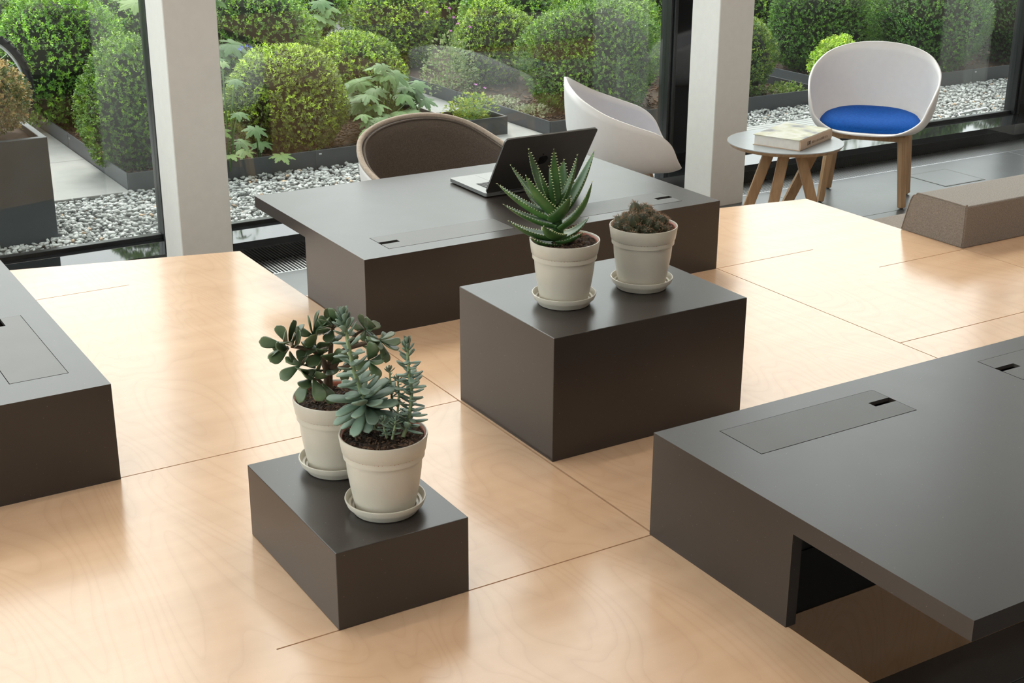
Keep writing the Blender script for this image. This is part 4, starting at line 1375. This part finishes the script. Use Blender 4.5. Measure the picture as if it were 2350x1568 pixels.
# trees and hedge at the end of the garden
for x, y, h, r in ((-4.0, 19, 3.6, 1.5), (2.4, 20.5, 3.4, 1.5), (6.9, 19.5, 5.6, 1.6), (10.4, 19.2, 5.0, 1.5), (14.0, 18.5, 5.4, 1.6), (17.8, 17.2, 5.2, 1.6), (21.0, 15.5, 5.0, 1.5)):
    t = empty('garden_tree', (x, y, ZG))
    tag(t, 'leafy tree standing behind the garden rows', 'tree', 'trees behind the garden')
    rg = np.random.default_rng(int(x * 10 + 100))
    n = 2200
    d = rg.normal(size=(n, 3)); d /= np.linalg.norm(d, axis=1, keepdims=True)
    p = d * (rg.random(n) ** 0.4)[:, None] * np.array([r, r, (h - 0.9) / 2]) * lump(d, 5)[:, None] + np.array([0, 0, (h + 0.9) / 2])
    cc = np.where(rg.random(n)[:, None] < .4, np.array([.16, .25, .04]), np.array([.05, .11, .02])) * rg.uniform(.7, 1.3, n)[:, None]
    link('foliage', cloud_mesh('foliage', p, rg.normal(size=(n, 3)), rg.normal(size=(n, 3)), rg.uniform(.10, .18, n), rg.uniform(.06, .10, n), cc, M['leaf']), t)
    obj('trunk', tube([(0, 0, -0.05), (0.03, 0, 1.0), (0, 0.02, h * .7)], [0.11, 0.08, 0.03], 8), M['trunk'], t)
hd_ = empty('back_hedge', (5.0, 12.6, ZG))
tag(hd_, 'dense dark hedge closing off the garden', 'hedge')
rg = np.random.default_rng(3)
n = 26000
p = np.stack([rg.uniform(-9, 11, n), rg.normal(0, .16, n) - .25, rg.uniform(0.0, 1.05, n)], 1)
cc = np.where(rg.random(n)[:, None] < .35, np.array([.15, .24, .035]), np.array([.04, .10, .02])) * rg.uniform(.7, 1.3, n)[:, None]
link('foliage', cloud_mesh('foliage', p, rg.normal(size=(n, 3)) + np.array([0, -.6, .5]), rg.normal(size=(n, 3)), rg.uniform(.04, .07, n), rg.uniform(.022, .04, n), cc, M['leaf']), hd_)
obj('twig_core', box(-9, 11, -.18, .3, 0, 1.0), M['twig'], hd_)

# --- beds with steel edging, paths
def bed(label, x0, x1, y0, y1, joints):
    b = empty('planting_bed', ((x0 + x1) / 2, (y0 + y1) / 2, ZG))
    tag(b, label, None, None, 'structure')
    obj('bed_soil', box(x0 + .006, x1 - .006, y0 + .006, y1, ZG - .03, Z_BED - .012), M['mulch_bed'], b, world=True)
    zt = ZG + 0.088
    def strip(ax0, ax1, ay0, ay1): return obj('steel_edging', box(ax0, ax1, ay0, ay1, ZG - .03, zt, .001), M['steel_edge'], b, world=True)
    xs = [x0] + [j for j in joints if x0 < j < x1] + [x1]
    for a, c in zip(xs[:-1], xs[1:]):
        e = strip(a + .001, c - .001, y0 - .002, y0 + .004)
        if c < x1 - .01:
            obj('splice_plate', box(c - .002, c + .05, y0 - .0045, y0 - .002, ZG, zt - .004), M['steel_edge'], e, world=True)
            obj('rivet', box(c + .016, c + .032, y0 - .0062, y0 - .0045, zt - .024, zt - .016, .0008), M['alu'], e, world=True)
    yy = y0
    while yy < y1 - .01:
        y2 = min(yy + 1.1, y1)
        for xa in (x0, x1):
            e = strip(xa - .003, xa + .003, yy + .005, y2 - .001)
            if y2 < y1 - .01:
                sx = -1 if xa == x0 else 1
                obj('rivet', box(min(xa + sx * .003, xa + sx * .006), max(xa + sx * .003, xa + sx * .006), y2 - .045, y2 - .03, zt - .028, zt - .018, .0006), M['alu'], e, world=True)
        yy = y2
    # bark mulch
    rg = np.random.default_rng(int(x0 * 100))
    cn = int(min(2600, 900 * (x1 - x0) * min(1.6, y1 - y0)))
    ch = []
    for _ in range(cn):
        px, py = rg.uniform(x0 + .02, x1 - .02), y0 + .015 + (min(1.8, y1 - y0) - .03) * rg.random() ** 1.3
        l, w, h = rg.uniform(.012, .034), rg.uniform(.006, .014), rg.uniform(.003, .007)
        a, tl = rg.uniform(0, 6.28), rg.uniform(-.4, .4)
        c, s = math.cos(a), math.sin(a)
        z = Z_BED - .010 + rg.uniform(0, .012)
        vs = [(px + c * u * l - s * v * w, py + s * u * l + c * v * w, z + h * k + tl * u * l) for k in (0, 1) for u, v in ((-.5, -.4), (.5, -.5), (.45, .5), (-.5, .45))]
        ch.append((vs, [(4, 5, 6, 7), (0, 1, 5, 4), (1, 2, 6, 5), (2, 3, 7, 6), (3, 0, 4, 7)]))
    o = obj('bark_mulch', join(*ch), M['bark'], b, world=True); o['kind'] = 'stuff'
    return b
bed('steel-edged planting bed between the planter and the garden path', 1.885, 3.90, BED_Y, 10.9, (2.885,))
bed('steel-edged planting bed behind the side chair and the column', 4.352, 6.47, BED_Y, 10.9, (5.3,))
bed('steel-edged planting bed behind the blue-seated armchair', 6.715, 10.6, BED_Y + .02, 10.9, (7.88, 9.0))

def path(label, x0, x1, ys):
    p_ = empty('garden_path', ((x0 + x1) / 2, ys[0], ZG))
    tag(p_, label, None, None, 'structure')
    for a, c in zip(ys[:-1], ys[1:]):
        obj('slab', box(x0, x1, a + .002, c - .002, ZG - .03, ZG + .006, .002), M['concrete'], p_, world=True)
path('pale concrete path left of the steel-edged beds', 0.55, 1.880, (6.70, 7.5, 8.3, 9.1, 9.9, 10.9))
path('pale concrete path between the two middle beds', 3.905, 4.347, (6.74, 7.45, 8.15, 8.85, 9.6, 10.9))
path('narrow pale concrete path right of the slim boxwood', 6.475, 6.710, (6.76, 7.6, 8.4, 9.2, 10.9))

# pale ribbed boards close to the glazing
dk = empty('ribbed_deck', (5.0, 6.08, ZG))
tag(dk, 'pale ribbed deck boards lying in the gravel beside the glazing', 'decking')
for k in range(12):
    y0 = 5.825 + k * .042
    x1 = 6.60 - .01 * k
    obj('board', box(3.3, x1, y0, y0 + .038, ZG - .03, ZG + .012, .003), M['deck'], dk, world=True)

# --- gravel
def stones(n, xr, yr, seed, avoid=()):
    rg = np.random.default_rng(seed)
    bm = bmesh.new(); bmesh.ops.create_icosphere(bm, subdivisions=1, radius=1.0)
    tv = np.array([v.co[:] for v in bm.verts]); tf = np.array([[v.index for v in f.verts] for f in bm.faces]); bm.free()
    x = rg.uniform(*xr, n); y = rg.uniform(*yr, n)
    ok = np.ones(n, bool)
    for (a, b, c, d) in avoid: ok &= ~((x > a) & (x < b) & (y > c) & (y < d))
    x, y = x[ok], y[ok]; n = len(x)
    s = np.stack([rg.uniform(.009, .021, n), rg.uniform(.007, .014, n), rg.uniform(.005, .010, n)], 1)
    jit = rg.uniform(.62, 1.25, (n, len(tv), 1))
    v = tv[None] * jit * s[:, None, :]
    # random rotation, mostly flat
    a = rg.uniform(0, 6.283, n); tx = rg.normal(0, .45, n)
    ca, sa, ct, st = np.cos(a), np.sin(a), np.cos(tx), np.sin(tx)
    y1 = v[:, :, 1] * ct[:, None] - v[:, :, 2] * st[:, None]; z1 = v[:, :, 1] * st[:, None] + v[:, :, 2] * ct[:, None]
    x2 = v[:, :, 0] * ca[:, None] - y1 * sa[:, None]; y2 = v[:, :, 0] * sa[:, None] + y1 * ca[:, None]
    z = ZG - .012 + rg.uniform(-.006, .012, n)
    v = np.stack([x2 + x[:, None], y2 + y[:, None], z1 + z[:, None]], 2)
    idx = (np.arange(n)[:, None, None] * len(tv) + tf[None]).reshape(-1, 3)
    me = bpy.data.meshes.new('gravel')
    nf = len(idx)
    me.vertices.add(n * len(tv)); me.vertices.foreach_set('co', v.reshape(-1).astype(np.float32))
    me.loops.add(nf * 3); me.loops.foreach_set('vertex_index', idx.reshape(-1).astype(np.int32))
    me.polygons.add(nf)
    me.polygons.foreach_set('loop_start', np.arange(0, nf * 3, 3, dtype=np.int32))
    me.polygons.foreach_set('loop_total', np.full(nf, 3, dtype=np.int32))
    me.update(calc_edges=True)
    g = rg.uniform(.30, .70, n)
    warm = rg.random(n) < .025
    col = np.stack([g * .97, g, g * .985, np.ones(n)], 1)
    col[warm, :3] = np.stack([g[warm] * 1.15, g[warm] * .85, g[warm] * .6], 1)
    ca_ = me.color_attributes.new('leaf_colour', 'FLOAT_COLOR', 'POINT')
    ca_.data.foreach_set('color', np.repeat(col[:, None, :], len(tv), 1).reshape(-1).astype(np.float32))
    me.materials.append(M['stone']); me.validate()
    return me
gv = link('gravel', stones(21000, (.35, 9.6), (5.80, 6.74), 4, ((3.28, 6.605, 5.8, 6.335), (.44, 1.385, 6.08, 6.57))))
tag(gv, 'loose pale grey stone chips along the glazing', 'gravel', None, 'stuff')

# --- slate planter with a browning shrub
pl = empty('tall_planter', (0.93, 6.33, ZG))
tag(pl, 'tall dark slate box planter outside the left window', 'planter')
px0, px1, py0, py1, pz1 = 0.45, 1.377, 6.088, 6.56, ZG + 0.445
obj('box', join(box(px0, px1, py0, py0 + .03, ZG - .03, pz1, .002), box(px0, px1, py1 - .03, py1, ZG - .03, pz1, .002), box(px0, px0 + .03, py0 + .03, py1 - .03, ZG - .03, pz1, .002), box(px1 - .03, px1, py0 + .03, py1 - .03, ZG - .03, pz1, .002)), M['slate_planter'], pl, world=True)
obj('soil', box(px0 + .03, px1 - .03, py0 + .03, py1 - .03, pz1 - .10, pz1 - .03), M['mulch_bed'], pl, world=True)
bush('browning clipped shrub growing in the tall slate planter', 0.99, 6.324, .365, pz1 + .37, pz1 - .03, .017, 2600, c_old=(0.055, 0.085, 0.03), c_new=(0.34, 0.22, 0.13), new=.55, group=None, ry=.235, name='planter_shrub', cat='shrub', rim=.048)

# --- bicycle wheel behind the planter
wc = on_z(-74, 207, 0.012)
bw_ = empty('bicycle_wheel', (wc[0], wc[1], ZG), 0)
tag(bw_, 'bicycle wheel with black tyre standing behind the slate planter', 'bicycle wheel')
WR = 0.342
cz = WR + 0.004
wd = Vector((wc[0], wc[1], 0)).normalized()
wu = Vector((wd.y, -wd.x, 0))
def ring(r, n=56): return [tuple(wu * (r * math.cos(2 * math.pi * k / n)) + Vector((0, 0, cz + r * math.sin(2 * math.pi * k / n)))) for k in range(n)]
tyre = obj('tyre', tube(ring(WR - .02), .02, 10, True), M['rubber'], bw_, smooth=True)
kn = []
for k in range(96):
    a = 2 * math.pi * k / 96
    c = wu * ((WR - .002) * math.cos(a)) + Vector((0, 0, cz + (WR - .002) * math.sin(a)))
    rad = wu * math.cos(a) + Vector((0, 0, math.sin(a))); tg = wd.cross(rad)
    sg = wd * (.012 if k % 2 else -.012)
    q = [c + sg + tg * (i * .006) + wd * (j * .006) + rad * h for h in (-.004, .005) for i, j in ((-1, -1), (1, -1), (1, 1), (-1, 1))]
    kn.append(([tuple(v) for v in q], [(4, 5, 6, 7), (0, 1, 5, 4), (1, 2, 6, 5), (2, 3, 7, 6), (3, 0, 4, 7)]))
obj('tread', join(*kn), M['rubber'], tyre)
obj('rim', tube(ring(WR - .045), .011, 8, True), M['alu'], bw_, smooth=True)
obj('hub', tube([tuple(wd * -.05 + Vector((0, 0, cz))), tuple(wd * .05 + Vector((0, 0, cz)))], .02, 12), M['alu'], bw_, smooth=True)
for k in range(28):
    a = 2 * math.pi * k / 28
    c0 = wd * (.025 if k % 2 else -.025) + wu * (.02 * math.cos(a + .9)) + Vector((0, 0, cz + .02 * math.sin(a + .9)))
    c1 = wu * ((WR - .05) * math.cos(a)) + Vector((0, 0, cz + (WR - .05) * math.sin(a)))
    obj('spoke', tube([tuple(c0), tuple(c1)], .0013, 5), M['alu'], bw_)

# --- broad-leaved perennials
def palmate(R, lobes=7, droop=0.35, seed=0):
    rg = random.Random(seed)
    P = []
    span = math.radians(300)
    for k in range(lobes):
        a = -span / 2 + span * k / (lobes - 1)
        ln = R * (1 - 0.28 * abs(k - (lobes - 1) / 2) / ((lobes - 1) / 2)) * rg.uniform(.92, 1.05)
        hwid = span / (lobes - 1) / 2
        for da, f in ((-hwid, .52), (-hwid * .55, .80), (-hwid * .30, .78), (-hwid * .22, .93), (0, 1.0), (hwid * .22, .93), (hwid * .30, .78), (hwid * .55, .80)):
            if k == 0 and da == -hwid: f = .35
            P.append((a + da, ln * f))
    P.append((span / 2 + .2, R * .25))
    V = [(0, 0, 0)]; F = []
    n = len(P)
    for fr_s in (0.5, 1.0):
        for a, r in P:
            rr = r * fr_s
            vein = .015 * R * math.cos(a / span * (lobes - 1) * 2 * math.pi + (lobes - 1) * math.pi) 
            V.append((rr * math.cos(a), rr * math.sin(a), vein * fr_s - droop * rr * rr / R))
    for k in range(n - 1):
        F.append((0, 1 + k, 2 + k)); F.append((1 + k, 1 + n + k, 2 + n + k, 2 + k))
    return V, F
def leaf_mesh(vf, col, vary=.15, seed=0):
    me = make_mesh('leaf', vf[0], vf[1], M['leaf_soft'], True)
    ca = me.color_attributes.new('leaf_colour', 'FLOAT_COLOR', 'POINT')
    rg = np.random.default_rng(seed)
    c = np.ones((len(vf[0]), 4), np.float32); c[:, :3] = np.array(col) * rg.uniform(1 - vary, 1 + vary, (len(vf[0]), 1))
    ca.data.foreach_set('color', c.reshape(-1))
    return me
PAL = [leaf_mesh(palmate(1.0, 7, .45, 1), (.13, .235, .095), seed=1), leaf_mesh(palmate(1.0, 5, .6, 2), (.16, .28, .10), seed=2), leaf_mesh(palmate(1.0, 7, .3, 3), (.20, .31, .10), seed=3)]
def big_plant(label, x, y, leaves, zb=Z_BED, mats=(0, 1), name='broad_leaf_plant', spike=()):
    """leaves: (dx, dy, height, radius)"""
    r = empty(name, (x, y, zb)); tag(r, label, 'plant')
    for i, (dx, dy, h, R) in enumerate(leaves):
        for _ in range(3):
            for (bx, by, bz, br, bry, brz) in BUSHES:
                ux, uy, uz = x + dx - bx, y + dy - by, zb + h - bz
                m = R * 0.75
                q = math.sqrt((ux / (br + m)) ** 2 + (uy / (bry + m)) ** 2 + (uz / (brz + m)) ** 2)
                if q < 1.0:                      # step sideways out of the bush
                    hq = math.hypot(ux, uy) or 1e-3
                    need = math.sqrt(max(0.05, 1 - (uz / (brz + m)) ** 2)) * (br + m)
                    dx += ux / hq * max(0, need - hq); dy += uy / hq * max(0, need - hq)
        dy = max(dy, BED_Y - y - 0.16)
        obj('stalk', tube([(dx * .15, dy * .15, 0), (dx * .5, dy * .5, h * .65), (dx, dy, h)], .004, 6), M['stem'], r, smooth=True)
        o = link('leaf', PAL[mats[i % len(mats)]], r)
        d = Vector((dx + random.uniform(-.05, .05), dy - .06 + random.uniform(-.05, .05), 0.0)).normalized()
        d = (d + Vector((0, 0, random.uniform(-.45, .05)))).normalized()
        o['s'] = R
        orient(o, (dx, dy, h), d, (random.uniform(-.2, .2), random.uniform(-.5, -.1), 1))
        del o['s']
    for (dx, dy, h) in spike:
        obj('stalk', tube([(dx * .3, dy * .3, 0), (dx, dy, h)], .003, 5), M['stem'], r)
    return r
rl = random.Random(5)
lv = []
for k in range(44):
    a = rl.uniform(0, 6.28); q = math.sqrt(rl.random()) * .25
    h = .40 - q * .75 + rl.uniform(-.06, .05)
    lv.append((q * math.cos(a), q * math.sin(a), max(.08, h), rl.uniform(.075, .11)))
big_plant('large-leaved green perennial beside the yellow-green boxwood ball', 3.47, 7.13, lv)
lv = [(rl.uniform(-.08, .08), rl.uniform(-.12, .04), rl.uniform(.08, .20), rl.uniform(.06, .085)) for _ in range(7)]
big_plant('low leafy perennial hanging over the steel edging beside the brown chair', 3.27, 6.82, lv)
lv = [(-.05, -.10, .20, .085), (.06, -.16, .06, .085), (.02, .0, .10, .08), (-.10, -.06, .08, .08)]
big_plant('small leafy perennial spilling over the steel edging onto the gravel', 2.62, 6.86, lv, mats=(0, 2))
lv = [(-.02, -.05, .56, .05), (.05, -.02, .46, .06), (-.04, .02, .38, .06), (.05, -.04, .30, .07), (-.05, -.03, .22, .08), (.06, -.02, .15, .08), (-.02, -.08, .10, .07)]
big_plant('upright leafy perennial with stacked leaves beside the white column', *on_z(528, 392, Z_BED)[:2], lv, mats=(2, 0))
lv = [(rl.uniform(-.22, .22), rl.uniform(-.2, .2), rl.uniform(.30, .50), rl.uniform(.08, .12)) for _ in range(14)]
big_plant('pale ribbed-leaf perennial behind the column and the yellow-green boxwood ball', 2.60, 7.72, lv, mats=(2, 0))
lv = [(rl.uniform(-.30, .25), rl.uniform(-.2, .2), rl.uniform(.66, .86), rl.uniform(.08, .12)) for _ in range(16)]
sap = big_plant('tall sapling with pale green leaves beside the white column', 2.66, 7.95, lv, mats=(2, 1), name='leafy_sapling')
lv = [(rl.uniform(-.25, .25), rl.uniform(-.2, .2), rl.uniform(.40, .62), rl.uniform(.08, .12)) for _ in range(12)]
big_plant('grey-green perennial between two large boxwood balls', 3.70, 8.95, lv, mats=(0, 1))

# geraniums and bedding flowers: a leaf cloud with single flowers
def flower(parent, pos, mat, r=.014):
    V, F = [(0, 0, 0)], []
    for k in range(5):
        a = 2 * math.pi * k / 5
        i = len(V)
        V += [(r * .55 * math.cos(a - .4), r * .55 * math.sin(a - .4), .003), (r * math.cos(a), r * math.sin(a), .004), (r * .55 * math.cos(a + .4), r * .55 * math.sin(a + .4), .003)]
        F += [(0, i, i + 1), (0, i + 1, i + 2)]
    o = obj('flower', (V, F), mat, parent); o.location = pos; o.rotation_euler = (random.uniform(.3, 1.0), random.uniform(-.4, .4), random.uniform(-.6, .3))
    obj('flower_stalk', tube([(pos[0] * .6, pos[1] * .6, 0), tuple(pos)], .0014, 5), M['stem'], parent)
def flower_clump(label, x, y, zb, r, h, col_a, col_b, flowers, mat, n=900, leaf=.022, rim=0.0, rim_r=1.0):
    c = empty('flowering_plant', (x, y, zb)); tag(c, label, 'plant')
    rg = np.random.default_rng(int(x * 77 + y * 13))
    d = rg.normal(size=(n, 3)); d /= np.linalg.norm(d, axis=1, keepdims=True); d[:, 2] = np.abs(d[:, 2])
    p = d * (rg.random(n) ** .35)[:, None] * np.array([r, r, h])
    low = p[:, 2] < rim                      # stems inside a trough stay between its sides
    p[low, :2] *= rim_r
    cc = np.where(rg.random(n)[:, None] < .5, np.array(col_a), np.array(col_b)) * rg.uniform(.75, 1.25, n)[:, None]
    link('foliage', cloud_mesh('foliage', p, d + rg.normal(0, .6, (n, 3)), np.array([[0, 0, 1.]]) + rg.normal(0, .3, (n, 3)), leaf * rg.uniform(.7, 1.3, n), leaf * .8 * rg.uniform(.7, 1.2, n), cc, M['leaf_soft']), c)
    for f in flowers: flower(c, Vector(f), mat)
    return c
tr = empty('plant_trough', (3.98, 6.98, ZG)); tag(tr, 'low black trough on the garden path', 'planter')
tq = (3.86, 4.165, 6.90, 7.20)
obj('box', join(box(tq[0], tq[1], tq[2], tq[2] + .012, ZG + .006, ZG + .11), box(tq[0], tq[1], tq[3] - .012, tq[3], ZG + .006, ZG + .11), box(tq[0], tq[0] + .012, tq[2] + .012, tq[3] - .012, ZG + .006, ZG + .11), box(tq[1] - .012, tq[1], tq[2] + .012, tq[3] - .012, ZG + .006, ZG + .11)), M['steel_edge'], tr, world=True)
obj('soil', box(tq[0] + .012, tq[1] - .012, tq[2] + .012, tq[3] - .012, ZG + .006, ZG + .06), M['mulch_bed'], tr, world=True)
flower_clump('yellow-green flowering plant in the low black trough', 4.01, 7.05, ZG + .06, .18, .17, (.34, .42, .05), (.16, .28, .05), [(.0, -.05, .23), (.10, .02, .19)], M['petal_pink'], 1000, rim=.068, rim_r=.58)
flower_clump('airy pink-flowered plant between the lime-green boxwood and the path', 4.46, 8.13, Z_BED, .20, .38, (.30, .36, .16), (.18, .28, .10), [(-.16, 0, .52), (-.02, -.1, .49), (.04, -.05, .44), (.10, -.1, .42), (-.06, -.13, .41), (.06, .1, .52)], M['petal_pink'], 1000)
flower_clump('blue-flowered plant behind the yellow-green boxwood ball', 2.86, 7.66, Z_BED, .10, .40, (.10, .2, .08), (.06, .14, .05), [(.0, 0, .47), (.03, -.01, .475), (.055, 0, .465), (-.02, -.02, .46), (.02, -.03, .41)], M['petal_blue'], 160)
flower_clump('pale silvery ground plant along the middle bed edging', 4.52, 7.20, Z_BED, .13, .05, (.42, .45, .30), (.30, .36, .2), [], M['petal_pink'], 260)
flower_clump('pale silvery ground plant at the far end of the middle bed edging', 4.50, 7.55, Z_BED, .13, .05, (.42, .45, .30), (.30, .36, .2), [], M['petal_pink'], 260)
flower_clump('low green ground plant at the front corner of the middle bed', 6.29, 6.90, Z_BED, .14, .08, (.24, .34, .07), (.12, .22, .04), [], M['petal_pink'], 380)
flower_clump('pale-flowered leafy plant at the bed corner beside the brown chair', 3.50, 6.80, Z_BED, .085, .16, (.34, .42, .09), (.2, .3, .07), [], M['petal_pink'], 300)

# small irrigation stake lying in the gravel
st = empty('irrigation_stake', (6.95, 5.92, ZG)); tag(st, 'grey metal stake lying on the gravel beside the armchair', 'metal stake')
obj('rod', tube([tuple(on_z(2214, 259, ZG + .03)), tuple(on_z(2262, 248, ZG + .03))], .010, 10), M['alu'], st, world=True, smooth=True)
a_ = on_z(2200, 262, ZG + .02)
obj('foot', tube([tuple(on_z(2214, 259, ZG + .03)), tuple(a_), (a_[0] - .02, a_[1] - .05, ZG)], [.010, .008, .006], 8), M['alu'], st, world=True, smooth=True)
